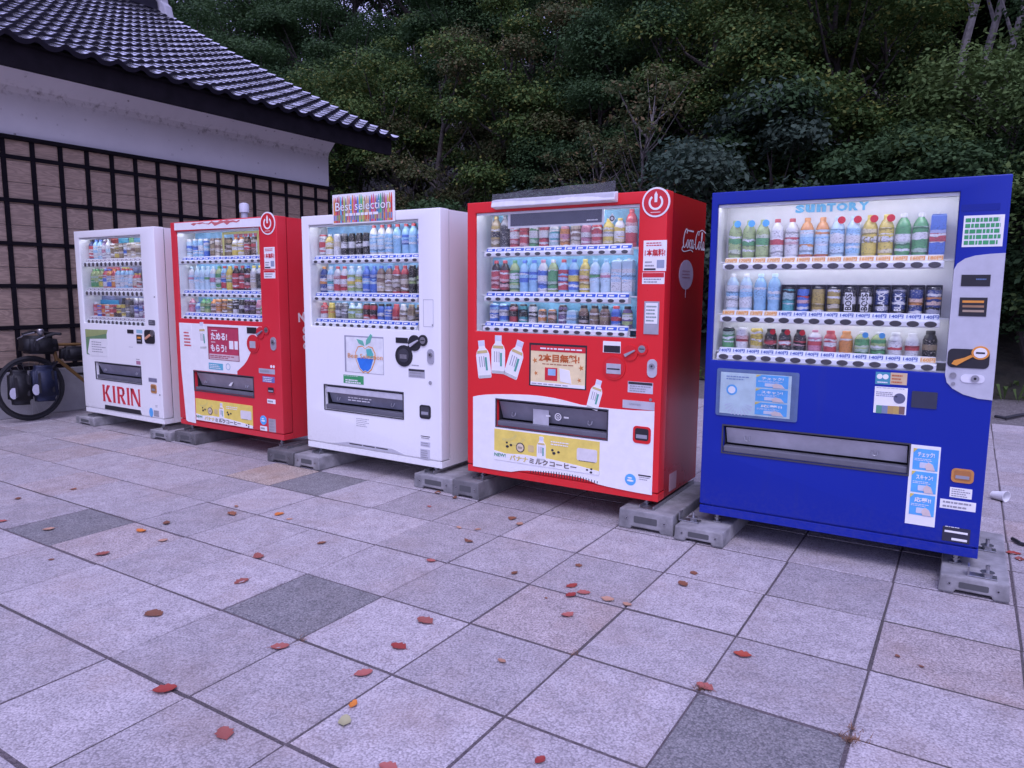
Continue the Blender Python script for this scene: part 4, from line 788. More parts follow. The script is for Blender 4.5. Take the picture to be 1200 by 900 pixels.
o = S.rect('card_holder', (755.5, 353, 771.7, 392), plain((.36, .36, .38), .4, name='grey_holder'), 4); S.rect('card', (757, 355, 770.5, 379.5), W_, 5, o); S.rows((758, 357, 769.5, 378), C(.25, .35, .3), 5, 6, o)
for c, tl in (((566.3, 421), .13), ((584, 415.5), .0), ((604, 421), -.32)):
    a, b = S.ab(*c); bottle_art(S, (a, b), .255, tl, 2)
o = S.rect('poster', (620.5, 401.5, 687, 457.5), BLACKP, 1); a0, b0, a1, b1 = S.R(622.5, 404, 685.5, 456); L, H = a1-a0, b1-b0; R_ = lambda x0, z0, x1, z1: (a0+L*x0, b0+H*z0, a0+L*x1, b0+H*z1)
S.rect('poster_sheet', (a0, b0, a1, b1), P(226, 196, 180), 2, o, ab=True); S.rect('poster_head', R_(0, .86, 1, 1), RED, 3, o, ab=True); S.rows(R_(.18, .89, .96, .97), W_, 1, 4, o, ab=True, ragged=.05)
S.text('2本目無料!', R_(.15, .60, .90, .80), C(.55, .12, .02), 3, o, bold=.035, ab=True); S.rows(R_(.22, .52, .82, .57), C(.4, .12, .05), 1, 3, o, ab=True, ragged=.1)
S.rect('machine_print', R_(.27, .14, .50, .46), RED, 3, o, ab=True); S.rect('window_print', R_(.33, .27, .47, .43), C(.3, .5, .68), 4, o, ab=True); S.poly('phone_print', [(a0+L*x, b0+H*z) for x, z in ((.56, .14), (.76, .10), (.72, .42), (.54, .46))], W_, 4, o, True); S.rect('poster_foot', R_(0, 0, 1, .08), W_, 3, o, ab=True); S.rows(R_(.02, .015, .9, .065), GRYM, 1, 4, o, ab=True)
for x_, z_, s_ in ((.08, .62, .05), (.93, .5, .05), (.1, .3, .04), (.9, .2, .04)):
    S.poly('maple_print', [(a0+L*x_+s_*L*(1 if k % 2 else .4)*math.cos(k*math.pi/5), b0+H*z_+s_*L*(1 if k % 2 else .4)*math.sin(k*math.pi/5)) for k in range(10)], C(.62, .22, .05), 3, o, True)
o = S.rect('display', (707, 399.5, 727.3, 414), W_, 2); S.rect('display_glass', (708, 404.5, 726.8, 413.5), BLACKP, 3, o)
RP = paint(tuple(c*.92 for c in REDP), rough=.28, dirt=.1)
lever_disc(S, (738.8, 413.5), .047, RP, C(.35, .35, .38)); coin_slot(S, (752.7, 409), .036, RP)
o = S.disc('bill_ring', (719.8, 430.8), .075, RP, 5); S.disc('bill_ring_step', (719.8, 430.8), .062, RED, 7, o); S.rect('bill_slot', (711.5, 425.5, 728, 438.5), plain((.45, .45, .48), .35, name='bill_plate'), 9, o); S.rect('bill_mouth', (712.5, 431, 727, 433.5), BLACKP, 10, o)
lock(S, (759, 420.5, 769.8, 443), plain((.6, .6, .62), .3, .4, name='lock_plate')); notice(S, (736, 446.5, 765, 462), 3, head=INKM, bg=C(.6, .6, .64)); S.disc('screw', (762.5, 468.5), .009, STEEL, 3)
wp = [(554.5, 464.7), (561, 463.3), (569, 462.4), (584, 461.8), (598, 462), (612, 462.3), (626.7, 463), (645, 465.5), (661.4, 469), (678.7, 474), (700, 477), (719, 479), (742, 480.8), (767.7, 481.7), (763, 580), (745, 577), (725, 573), (702, 568), (694, 564.5), (684.5, 560.8), (672, 558), (655.6, 555.7), (635, 553), (615, 551), (606, 551.8), (598, 553), (580, 550.3), (554, 546)]
# lower white panel, cut round the delivery slot
A, B_ = [S.ab(*p) for p in wp[:14]], [S.ab(*p) for p in wp[14:]]
def clip_strip(name, xa, xb, zlo=None, zhi=None):
    up = lambda x: np.interp(x, [p[0] for p in A], [p[1] for p in A]); lo = lambda x: np.interp(x, [p[0] for p in B_[::-1]], [p[1] for p in B_[::-1]])
    xs = np.linspace(xa, xb, 14); pts = [(x, zlo if zlo is not None else lo(x)) for x in xs]+[(x, zhi if zhi is not None else up(x)) for x in xs[::-1]]
    mb = MB()
    for i in range(13): S.slab(mb, [pts[i], pts[i+1], pts[-i-2], pts[-i-1]], -.001, .0018)
    return put(name, mb, W_, r)
dr = M4['del']; e = .0085
clip_strip('white_skirt', A[0][0], dr[0]-e); clip_strip('white_skirt', dr[2]+e, S.ab(764.5, 560)[0]); clip_strip('white_skirt', dr[0]-e+1e-4, dr[2]+e-1e-4, zlo=dr[3]+e); clip_strip('white_skirt', dr[0]-e+1e-4, dr[2]+e-1e-4, zhi=dr[1]-e)
fo = delivery(M4, (.22, .22, .25), .25)
fm = on_y(650, 488, .11+.04); Sf = Surf(r, 'y', .11+.034)
Sf.rect('tape', (625, 478, 643, 503), plain((.5, .5, .52), .3, name='clear_tape'), 1); Sf.disc('cup_mark', (654, 488.5), .024, W_, 1, inner=.75); Sf.disc('cup_mark', (654, 488.5), .011, W_, 1, inner=.6); Sf.rows((640, 485, 647, 490), W_, 1, 2); Sf.rows((661, 487, 668, 492), W_, 1, 2)
banner(S, (579.6, 502), (702.2, 556.8))
mb = MB(); a0, b0 = S.ab(622, 553.5); a1, b1 = S.ab(700, 566)
for k in range(26): xx = a0+(a1-a0)*k/25; mb.box(xx-.003, xx+.003, .108, .1095, M4['z0']+.058, M4['z0']+.072+.02*math.sin(math.pi*k/25))
put('grille', mb, BLACKP, r)
S.rect('grey_label', (730, 468.2, 767, 481.2), C(.5, .5, .52), 3); S.rows((738, 472, 755, 476), GRYM, 2, 4)
coin_return(S, (742.3, 498.5, 762.5, 521), RP, BLACKP); globe_sticker(S, (738.8, 562), .036); notice(S, (747.8, 555.3, 763, 565), 2, head=INKM, layer=2)
# the bear sticker is left out; the bottle printed on it stays
a, b = S.ab(698, 462.5); bottle_art(S, (a, b), .19, -.25, 2)
# side: script lettering and balloon
SS = Surf(r, 'x', -1.273-.004)
FADED = C(.45, .36, .42)
def script(S, strokes, a0, b0, L, H, mat, wmin=.018, wmax=.06, name='script_lettering'):
    """brush lettering drawn as ribbons, thick on the down strokes"""
    mb = MB()
    for st in strokes:
        Pn = np.array(st, float); t = np.linspace(0, len(Pn)-1, (len(Pn)-1)*5+1); i = np.clip(t.astype(int), 0, len(Pn)-2); f = (t-i)[:, None]
        p0 = Pn[np.maximum(i-1, 0)]; p1 = Pn[i]; p2 = Pn[i+1]; p3 = Pn[np.minimum(i+2, len(Pn)-1)]
        Q = .5*((2*p1)+(-p0+p2)*f+(2*p0-5*p1+4*p2-p3)*f**2+(-p0+3*p1-3*p2+p3)*f**3)
        D = np.gradient(Q, axis=0); D /= np.linalg.norm(D, axis=1)[:, None]+1e-9; wd = wmin+(wmax-wmin)*np.abs(D[:, 1])**1.5; Nn = np.c_[-D[:, 1], D[:, 0]]*wd[:, None]*.5
        l, rr = Q+Nn, Q-Nn
        for k in range(len(Q)-1):
            mb.add([S.w(a0+q[0]*H, b0+q[1]*H, .0024) for q in (l[k], rr[k], rr[k+1], l[k+1])], [(0, 1, 2, 3)])
    return put(name, mb, mat, S.p)
def Cc(x): return [(x+.62, .78), (x+.66, .95), (x+.5, 1.0), (x+.22, .72), (x+.08, .30), (x+.2, .02), (x+.45, .1), (x+.62, .3)]
def oo(x): return [(x+.28, .46), (x+.12, .40), (x+.06, .15), (x+.18, .02), (x+.33, .14), (x+.34, .36), (x+.26, .47), (x+.34, .42), (x+.46, .44)]
def cc(x): return [(x+.32, .38), (x+.24, .47), (x+.1, .36), (x+.06, .14), (x+.18, .02), (x+.36, .14)]
def aa(x): return [(x+.32, .42), (x+.2, .47), (x+.06, .25), (x+.1, .04), (x+.22, .08), (x+.34, .45), (x+.3, .08), (x+.38, .02), (x+.5, .14)]
def ll(x): return [(x+.04, .1), (x+.2, .55), (x+.26, .95), (x+.14, .9), (x+.1, .3), (x+.18, .02), (x+.32, .12)]
coca = [Cc(0), [(.1, .1), (-.1, -.1), (.3, -.2), (1.3, -.08), (1.7, -.16)], oo(.6), cc(1.05), aa(1.38), [(1.86, .24), (2.02, .27)]]+[Cc(2.0), [(2.6, .95), (3.2, 1.12), (3.9, 1.0)], oo(2.58), ll(3.02), aa(3.3)]
p0 = SS.ab(799.5, 291.5); p1 = SS.ab(827, 268); Ls = p1[0]-p0[0]; Hs = Ls/3.9
script(SS, coca, p0[0], SS.ab(812, 288)[1]-.02, Ls, Hs, W_, .045, .12)
SS.rows((*SS.ab(806, 270)[:1], SS.ab(806, 270)[1]-.01, SS.ab(813, 268)[0], SS.ab(806, 270)[1]+.01), W_, 1, 1, ab=True, ragged=0)
a, b = SS.ab(804, 322); ra = abs(SS.ab(812, 322)[0]-a); rb = SS.ab(804, 304.5)[1]-b
bal = SS.disc('balloon_print', (804, 322), ra, FADED, 1, ry=rb); SS.rows((a-ra*.6, b-rb*.3, a+ra*.6, b+rb*.35), C(.3, .12, .15), 3, 2, bal, ab=True, fill=.3, ragged=.1); SS.poly('balloon_string', [(a-.003, b-rb-.05), (a+.003, b-rb-.05), (a+.003, b-rb), (a-.003, b-rb)], FADED, 1, bal, True)
SS.rect('side_label', (784.5, 556, 792, 571), C(.5, .3, .32), 1)

# ================================================================== the white machine with the rainbow sign
WP = px(222, 214, 252)
M3 = machine('white', -4.252, -2.89, .146, 1.971, .11, 'white vending machine with an apple poster and a rainbow pencil sign on top', WP, (361, 264, 491, 387.5), (380.5, 451, 472.5, 490.5), .105, dirt=.10)
S = M3['S']; r = M3['root']
d3 = [['Crwrr7', 'Pywyw7', 'Cwwmw7', 'Sekwk7', 'Skkwk7', 'Skkwk7', 'Skkwk7', 'Pwscr9', 'Pwscr9', 'Pwscr9', 'Qsssr9', 'Qsbsr9', 'Qsssr9', 'Qsbsr9'],
      ['Pqqoo9', 'Pswtw9', 'Pwrwr9', 'Pwrwr9', 'Pclyw9', 'Pclyw9', 'Pbbsb9', 'Pbbsb9', 'Pnmnb9', 'Pnmnb9', 'Prnmr9', 'Prnmr9', 'Skklk9', 'Skklk9'],
      ['Prwrr9', 'Ayyoy9', 'Seewe9', 'Seewe9', 'Pclcw9', 'Pclcw9', 'Skrkr9', 'Skrkr9', 'Abbwk9', 'Abbwk9', 'Arrrr9', 'Awmnw9', 'Anana9', 'Akaka9']]
rows(M3, [(363, 306, 491, 305.5), (363.5, 349.6, 489, 352), (364, 379.3, 488, 385)], d3, back=plain((.25, .5, .75), .4, name='blue_backdrop_light', var=.5, scale=9))
o = S.rect('poster_box', (403.5, 392.7, 450, 439.5), plain((.35, .35, .4), .3, name='poster_edge'), 1); S.rect('poster', (405.5, 394.5, 449.6, 439), P(214, 208, 246), 2, o)
a, b = S.ab(428.5, 420); s_ = .115
hl = [(0, .62), (.25, .78), (.6, .72), (.82, .35), (.78, -.15), (.5, -.7), (.2, -.92), (0, -.84), (-.2, -.92), (-.5, -.7), (-.78, -.15), (-.82, .35), (-.6, .72), (-.25, .78)]
S.poly('apple_outline', [(a+x*s_*1.08, b+z*s_*1.05) for x, z in hl], ORG, 3, o, True); S.poly('apple_field', [(a+x*s_, b+z*s_*.97) for x, z in hl], P(200, 205, 244), 4, o, True)
S.poly('apple_blue', [(a+x*s_*.92, b+z*s_*.92) for x, z in ((-.8, .0), (-.2, .08), (.2, .02), (.78, .0), (.5, -.7), (.2, -.92), (0, -.84), (-.2, -.92), (-.5, -.7))], C(.03, .2, .66), 5, o, True)
S.poly('apple_green', [(a+x*s_*.92, b+z*s_*.92) for x, z in ((.1, .66), (.55, .72), (.78, .35), (.72, .05), (.2, .12))], C(.1, .5, .42), 5, o, True)
for p in ([(-.05, .8), (-.55, .95), (-.75, 1.25), (-.2, 1.15)], [(.05, .85), (.1, 1.2), (.5, 1.62), (.62, 1.5), (.45, 1.05)]): S.poly('apple_leaf', [(a+x*s_, b+z*s_) for x, z in p], C(.15, .5, .35), 4, o, True)
S.text('Best Selection', S.R(408.5, 420.5, 449.3, 414.5)[:1]+(S.ab(430, 420.5)[1],)+(S.ab(449.2, 415)[0], S.ab(430, 415)[1]), ORG, 7, o, ab=True)
o = S.rect('green_sticker', (402.5, 438.8, 426.3, 451), GRN, 1); S.rows((403.5, 439.5, 425.5, 442.5), W_, 1, 2, o); S.rows((405, 443.5, 424, 450.5), W_, 2, 2, o, fill=.6)
delivery(M3, (.24, .25, .30), .24); x0, z0, x1, z1 = M3['del']; mb = MB(); mb.box(x0+.01, x1-.01, .11+.004, .11+.016, z1-.055, z1-.010); o = put('flap_header', mb, plain((.55, .55, .58), .35, name='flap_header'), r, bevel=.003)
Sf = Surf(r, 'y', .11+.045); Sf.rows((408, 464, 443, 474), W_, 2, 1, name='flap_print')
S.rows((417.5, 489, 434, 502), GRYM, 5, 1, fill=.3); S.rect('display', (464, 395.3, 478, 402.5), BLACKP, 3)
lever_disc(S, (486, 402), .057, BLACKP, C(.5, .5, .52)); coin_slot(S, (496, 399), .040, BLACKP)
o = S.disc('bill_unit', (473.6, 417), .08, BLACKP, 5, ry=.078); S.disc('bill_throat', (473.6, 416.5), .05, DARKP, 8, o, ry=.05); S.rect('bill_slot', (469.5, 415, 477.5, 420.5), STEEL, 9, o); S.rect('link_arm', (478, 405, 483, 411), BLACKP, 4)
lock(S, (501, 408.8, 509, 427.2), plain((.5, .5, .54), .3, .4, name='lock_plate_grey')); notice(S, (478.8, 431.8, 498, 443.6), 2, head=INKM, bg=C(.42, .42, .45)); S.rows((482.5, 426.5, 491, 430), GRYM, 1, 1, ragged=0); S.disc('keyhole_cover', (504.4, 448.7), .014, GRYM, 3)
coin_return(S, (492, 474, 505, 491.5), BLACKP, DARKP); notice(S, (493, 510, 504.5, 516), 1, head=INKM); notice(S, (492.8, 517, 504.3, 524.5), 2, bg=C(.6, .6, .64)); notice(S, (492.6, 525.5, 504, 539), 4, bg=C(.55, .55, .58))
# hatch outline
a0, b0, a1, b1 = S.R(496, 350.8, 508, 383.3); t = .003; mb = MB()
for q in ((a0, b1-t, a1, b1), (a0, b0, a1, b0+t), (a0, b0+t, a0+t, b1-t), (a1-t, b0+t, a1, b1-t)): S.slab(mb, [(q[0], q[1]), (q[2], q[1]), (q[2], q[3]), (q[0], q[3])], 0, .0016)
put('hatch_seam', mb, C(.45, .45, .46), r); S.disc('screw', (507, 381), .006, STEEL, 2)
# louvre under the raised front edge
a0, b0 = S.ab(391, 522.5); a1, b1 = S.ab(474, 537.5); zc = M3['z0']+.062; mb = MB()
S.slab(mb, [(a0, zc), (a1, zc), (a1-.12, zc+.028), (a0+.16, zc+.028)], 0, .002); put('louvre_recess', mb, C(.52, .52, .54), r); mb = MB()
for f0, f1 in ((.24, .42), (.44, .60), (.62, .78)): S.slab(mb, [(a0+(a1-a0)*f0, zc+.014), (a0+(a1-a0)*f1, zc+.014), (a0+(a1-a0)*f1, zc+.022), (a0+(a1-a0)*f0, zc+.022)], 0, .003)
put('louvre_slot', mb, BLACKP, r)
# rainbow sign board standing on the top edge
Sg = Surf(r, 'y', .11-.022); a0, b1 = Sg.ab(390, 230.6); a1, b0 = Sg.ab(460.8, 258.3); mb = MB(); mb.box(a0-.006, a1+.006, .11-.022, .11-.006, b0-.006, b1+.012); sg = put('sign_board', mb, W_, r, bevel=.002)
PENC = [(.7, .25, .03), (.68, .06, .05), (.62, .1, .3), (.4, .05, .1), (.5, .12, .05), (.05, .2, .6), (.05, .4, .65), (.03, .3, .35), (.05, .45, .2), (.4, .5, .08), (.2, .2, .22), (.35, .15, .08), (.65, .4, .2), (.7, .2, .15), (.55, .5, .1), (.1, .15, .4)]
pm_ = [C(*c) for c in PENC]; n = 34; mbs = [MB() for _ in PENC]
for k in range(n):
    xx = a0+.004+(a1-a0-.008)*(k+.5)/n; hw = (a1-a0)/n*.42; ix = (k//2*3+k % 2) % len(PENC) if k % 5 else (k*7) % len(PENC); zt = b1+.002-random.uniform(0, .02)
    Sg.slab(mbs[ix], [(xx-hw, b0+.004), (xx+hw, b0+.004), (xx+hw, zt-.035), (xx+hw*.25, zt), (xx-hw*.25, zt), (xx-hw, zt-.035)], 0, .0012)
    Sg.slab(mbs[(ix+5) % len(PENC)], [(xx-hw*.6, b0+.02), (xx+hw*.6, b0+.02), (xx+hw*.6, b0+.06), (xx-hw*.6, b0+.06)], 0, .0018)
allp = MB()
for i_, q in enumerate(mbs):
    if q.v: allp.add(q.v, q.f, i_)
tag(put('pencil_print', allp, pm_, sg), kind='stuff')
L, H = a1-a0, b1-b0
Sg.text('Best selection', (a0+L*.04, b0+H*.44, a0+L*.97, b0+H*.78), INKM, 2, sg, bold=.015, ab=True); Sg.text('Best selection', (a0+L*.045, b0+H*.45, a0+L*.965, b0+H*.77), W_, 3, sg, bold=.004, ab=True)
Sg.rows((a0+L*.22, b0+H*.24, a0+L*.78, b0+H*.36), W_, 1, 3, sg, ab=True, ragged=.05, fill=.8)
for q in (.15, .85):
    mb = MB(); mb.box(a0+L*q-.015, a0+L*q+.015, .11-.004, .11+.04, M3['z1']+.0015, M3['z1']+.004); mb.box(a0+L*q-.015, a0+L*q+.015, .11-.0055, .11-.0042, M3['z1']-.01, b1-.02); put('sign_bracket', mb, STEEL, sg)

# ================================================================== the faded red and white machine
RF = px(196, 40, 62)
M2 = machine('faded', -5.935, -4.528, .160, 1.992, .10, 'red and white vending machine with yellow banner, standing between two white machines', RF, (205.5, 271.5, 307, 377.5), (227.5, 435, 297.5, 465.5), .105, dirt=.3, fade=.18)
S = M2['S']; r = M2['root']
d2 = [['Cwcbc7', 'Cwsbw7', 'Cwsww7', 'Swbsw7', 'Snaan7', 'Snmnn7', 'Snann7', 'Skank7', 'Pwywo7', 'Pwywo7', 'Sdnrd7', 'Sdnrd7', 'Pwcwp7', 'Xcwsc7'],
      ['Qwcpc9', 'Qccsc9', 'Qccsc9', 'Qccgc9', 'Pwcpc9', 'Plgwg9', 'Psrbr9', 'Pyygy9', 'Pdrrr9', 'Pdrrr9', 'Pdrdb9', 'Pwmwy9', 'Pwkky9', 'Pllgs9'],
      ['Ppprp9', 'Qcbsb7', 'Pglgg9', 'Pglgg9', 'Ponoo9', 'Soooo9', 'Sonoo9', 'SGnGG9', 'Skwkk9', 'Skkwk9', 'Svdvk9', 'Svdvk9', 'Appnp9', 'Plglb7']]
rows(M2, [(209, 307, 307, 306), (211, 346, 307, 346.7), (213, 372.7, 305, 374.7)], d2, back=plain((.22, .48, .72), .4, name='blue_backdrop', var=.5, scale=9))
# yellow inner frame and red honeycomb card in the window
Sy = Surf(r, 'y', .10+.025); a0, b0 = Sy.ab(261.5, 299.5); a1, b1 = Sy.ab(303, 270); t = .02; mb = MB()
for q in ((a0, b1-t, a1, b1), (a0, b0, a0+t, b1-t), (a1-t, b0, a1, b1-t)): Sy.slab(mb, [(q[0], q[1]), (q[2], q[1]), (q[2], q[3]), (q[0], q[3])], -.002, .002)
put('yellow_frame', mb, C(.62, .60, .2), r)
Sc = Surf(r, 'y', .10+.19); a, b = Sc.ab(277, 275.5)
mb = MB()
for i in range(6):
    for j in range(3): cx, cz = a+.066*i+(.033 if j % 2 else 0), b-.045*j; Sc.slab(mb, [(cx+.03*math.cos(t), cz+.026*math.sin(t)) for t in np.linspace(0, 2*math.pi, 6, False)], -.001, .007)
put('honeycomb_print', mb, C(.38, .05, .1), r)
o = S.poly('header_panel', [S.ab(204.5, 270), S.ab(306.3, 265.3), S.ab(306, 255.2), S.ab(204.2, 261.6)], W_, 2, None, True)
a0, b0 = S.ab(224, 262.5); a1, b1 = S.ab(281, 258); mb = MB(); rr_ = random.Random(3)
pts = [(a0+(a1-a0)*k/16, b1+rr_.uniform(-.01, .012)) for k in range(17)]+[(a1-(a1-a0)*k/16, b0-.01+rr_.uniform(-.02, .012)) for k in range(17)]
for k in range(16): S.slab(mb, [pts[k], pts[k+1], pts[32-k], pts[33-k]], 0, .0034)
put('worn_lettering', mb, C(.62, .16, .16), o)
badge(S, (313.8, 261.7), .091); sticker_1free(S, (309.3, 289.8, 322.7, 314.8)); notice(S, (309.3, 316.3, 322.8, 326.2), 2, head=RED, headh=.3)
wl = [(209.8, 377.5), (308.3, 378.5), (306, 385), (302, 394), (297, 405), (293, 415), (289.4, 423), (284, 430), (278, 434)]
bx0, bz1 = M2['del'][0]-.01, M2['del'][3]+.012
mb = MB(); up = S.ab(209.8, 378)[1]; xl = S.ab(209.8, 378)[0]; curve = sorted([S.ab(*p) for p in wl[1:]], key=lambda p: p[1])
zlev = np.linspace(bz1, up, 16)
for k in range(15):
    xr = [np.interp(z_, [p[1] for p in curve], [p[0] for p in curve]) for z_ in zlev[k:k+2]]; S.slab(mb, [(xl, zlev[k]), (xr[0], zlev[k]), (xr[1], zlev[k+1]), (xl, zlev[k+1])], -.001, .0012)
xb0 = S.ab(218.6, 494)[0]
zz0 = S.ab(218.6, 493.5)[1]
S.slab(mb, [(xl, bz1-.0001), (xl+.035, zz0+.012), (xl+.06, zz0), (bx0+.0, zz0-.005), (bx0, bz1-.0001)], -.001, .0012)
put('white_panel', mb, W_, r)
notice(S, (214.3, 379, 225.8, 408.6), 5, head=W_, ink=RED, layer=2); a, b = S.ab(237.5, 393); bottle_art(S, (a, b), .235, .06, 2)
o = S.rect('poster', (243, 382.3, 281, 424), C(.3, .04, .06), 2); a0, b0, a1, b1 = S.R(244.5, 384, 280.3, 423.3); L, H = a1-a0, b1-b0; R_ = lambda x0, z0, x1, z1: (a0+L*x0, b0+H*z0, a0+L*x1, b0+H*z1)
S.rect('poster_sheet', (a0, b0, a1, b1), C(.5, .05, .10), 3, o, ab=True); S.text('ためる!', R_(.08, .62, .64, .86), W_, 4, o, bold=.04, ab=True); S.text('もらう!', R_(.06, .24, .60, .48), W_, 4, o, bold=.04, ab=True)
S.rows(R_(.1, .89, .4, .95), W_, 1, 4, o, ab=True); S.rows(R_(.08, .52, .3, .58), W_, 1, 4, o, ab=True); S.rect('phone_print', R_(.70, .36, .84, .62), W_, 4, o, ab=True); S.rect('phone_print', R_(.88, .36, .99, .62), W_, 4, o, ab=True); S.rect('poster_foot', R_(0, 0, 1, .17), C(.65, .5, .5), 4, o, ab=True); S.rows(R_(.03, .03, .95, .14), C(.4, .05, .08), 2, 5, o, ab=True)
o = S.rect('eco_sticker', (244.8, 424.8, 261.7, 434.0), C(.12, .45, .55), 2); S.rows((246, 426, 260.5, 433), W_, 3, 3, o); o = S.disc('round_mark', (267.5, 429.8), .03, C(.35, .5, .58), 2, inner=.78)
S.rect('display', (289.6, 383.3, 301, 391.2), BLACKP, 4); RP2 = paint(tuple(c*.9 for c in RF), rough=.3, dirt=.1, fade=.1)
lever_disc(S, (305.5, 390), .050, RP2, C(.25, .25, .3)); coin_slot(S, (312.6, 386.8), .036, RP2)
o = S.disc('bill_ring', (297, 403), .078, RP2, 5); S.disc('bill_ring_step', (297, 403), .062, RED, 7, o); S.rect('bill_slot', (293.5, 399.5, 300.5, 408), plain((.42, .42, .44), .4, name='bill_plate_dull'), 9, o)
lock(S, (317.2, 394.7, 324.2, 411), plain((.45, .45, .48), .3, .4, name='lock_plate_dull')); notice(S, (303.3, 431.3, 322.3, 439), 1, bg=C(.42, .42, .46)); notice(S, (307.6, 440.5, 322, 449), 3, bg=C(.16, .18, .42), ink=W_); S.disc('screw', (318, 429.5), .012, W_, 2); S.disc('screw', (321, 429.8), .012, W_, 2)
coin_return(S, (313.5, 452.6, 322.6, 462.2), RP2, BLACKP); notice(S, (313.2, 467.3, 323, 473.6), 1); globe_sticker(S, (308.8, 492.3), .040); notice(S, (305, 498.8, 313.2, 505.3), 1); notice(S, (314.8, 490.3, 323.6, 507), 4, bg=C(.4, .36, .38))
delivery(M2, (.36, .33, .35), .22); Sf = Surf(r, 'y', .10+.04); Sf.poly('flap_mark', [(268, 452), (270.5, 448.5), (273.5, 447.5), (271, 452.5)], W_, 1)
banner(S, (229.4, 466.5), (297, 502.3))
SS = Surf(r, 'x', -4.528-.004); a0, b0 = SS.ab(350.3, 410.5); a1, b1 = SS.ab(362.5, 364)
SS.text('ecoる', (a0, b0, a1, b1), W_, 1, rot=90, bold=.02, ab=True)

# ================================================================== the white machine with red lettering
M1 = machine('lettered', -7.535, -6.165, .127, 1.969, .08, 'white vending machine with big red lettering under its delivery slot, beside the bicycle', WP, (91.8, 279, 170, 382.3), (112, 424.3, 166, 450), .085, dirt=.12)
S = M1['S']; r = M1['root']
d1 = [['Pqrwk9', 'Pswsb9', 'Pswsb9', 'Pvwpw9', 'Pwwcw9', 'Cwnaw7', 'Snyan7', 'Snann7', 'Snwbn7', 'Cmman7', 'Cwmnw7', 'Caman7', 'Sebke7', 'Sqkbq7'],
      ['Plglg9', 'Plglg9', 'Plygg9', 'Prwbb9', 'Pobwb9', 'Prowo9', 'Pswcr9', 'Pswcr9', 'Pswcr9', 'Pswcr9', 'Prmny7', 'Prmny7', 'Skekk9', 'Skqkk9'],
      ['Swrpw7', 'Cobro6', 'Coroy6', 'Comry6', 'Crory6', 'Crdry6', 'Cydyr6', 'Akyek9', 'Snean9', 'Seken9', 'Swvbe9', 'Swvbe9', 'Avpvk9', 'Avpvk9']]
rows(M1, [(94.3, 310, 167.5, 309), (96.8, 343.4, 168.5, 344.6), (98.3, 376.6, 170, 380.3)], d1, button=(.017, .017), tagc=C(.3, .25, .3), back=plain((.20, .24, .45), .4, name='dark_backdrop', var=.6, scale=9), railh=.05)
Sc = Surf(r, 'y', .08+.183)
for (u0, v0, u1, v1, cc_) in ((127, 279.5, 139, 289, (.5, .06, .05)), (139.5, 279, 151, 287, (.05, .4, .6)), (151.5, 279, 157, 287, (.1, .45, .15)), (157.5, 279, 166, 287, (.05, .35, .6)), (106, 351, 140, 363, (.05, .35, .62)), (116, 313, 124, 318, (.6, .5, .55)), (126, 313, 141, 318, (.5, .08, .12)), (143, 313, 152, 318, (.5, .45, .1))): Sc.rect('backdrop_card', (u0, v0, u1, v1), C(*cc_), 3)
o = S.rect('green_notice', (99.8, 385.6, 126.5, 417.5), C(.16, .30, .14), 1, rad=.01); S.poly('notice_sheet', [(105.5, 397), (126.5, 397), (126.5, 417.8), (107, 416.8), (103, 413)], W_, 2, o); S.rows((107.5, 399, 125, 414.5), GRYM, 5, 3, o, fill=.3); S.poly('notice_leaf', [(100.2, 386), (126, 386.6), (125, 391), (112, 393.5), (101, 395)], C(.35, .42, .16), 2, o)
delivery(M1, (.30, .30, .36), .30)
a0, b0 = S.ab(121.3, 470.5); a1, b1 = S.ab(164.3, 456.5); zt, zb_ = S.ab(142, 453.5)[1], S.ab(142, 473.2)[1]; L = a1-a0
KR = C(.62, .03, .05); mb = MB(); H = zt-zb_
def letter(x0, polys):
    for p in polys: S.slab(mb, [(a0+L*(x0+x), zb_+H*z) for x, z in p], 0, .0024)
st = lambda x, w_=.055: [(x-.008, 0), (x+w_+.008, 0), (x+w_, .08), (x+w_, .92), (x+w_+.008, 1), (x-.008, 1), (x, .92), (x, .08)]
letter(0, [st(.005), [(.06, .44), (.13, 1.), (.215, 1.), (.105, .5)], [(.075, .54), (.11, .62), (.235, 0), (.15, 0)]])
letter(.27, [st(.01)]); letter(.40, [st(.0), [(.055, 1), (.13, 1), (.13, .88), (.055, .88)], [(.13, 1), (.175, .94), (.19, .78), (.13, .78)], [(.135, .88), (.19, .80), (.19, .62), (.135, .60)], [(.19, .66), (.165, .5), (.12, .44), (.135, .62)], [(.055, .54), (.14, .54), (.14, .43), (.055, .43)], [(.075, .44), (.13, .44), (.215, 0), (.14, 0)]])
letter(.645, [st(.01)]); letter(.755, [st(.0, .04), [(-.005, 1), (.075, 1), (.215, 0), (.175, 0)], st(.195, .035)])
put('red_lettering', mb, KR, r)
S.rect('display', (149.2, 386, 156.7, 391), BLACKP, 3); o = S.rect('bill_slot', (160, 392.2, 166.8, 403), BLACKP, 3); S.rect('bill_bar', (161.3, 394.5, 165.6, 397), ORG, 4, o); S.rect('bill_bar', (161.3, 398.5, 165.6, 400), GRYM, 4, o); S.rect('blue_label', (159.8, 386.3, 167, 390.8), C(.3, .55, .62), 1)
o = S.rect('coin_unit', (169.3, 386.3, 182, 403.2), BLACKP, 5, rad=.03); S.poly('lever', [(170.5, 396), (176, 391.5), (177.5, 393.5), (172, 398)], C(.7, .35, .2), 12, o); S.disc('coin_ring', (178.8, 391), .03, STEEL, 8, o)
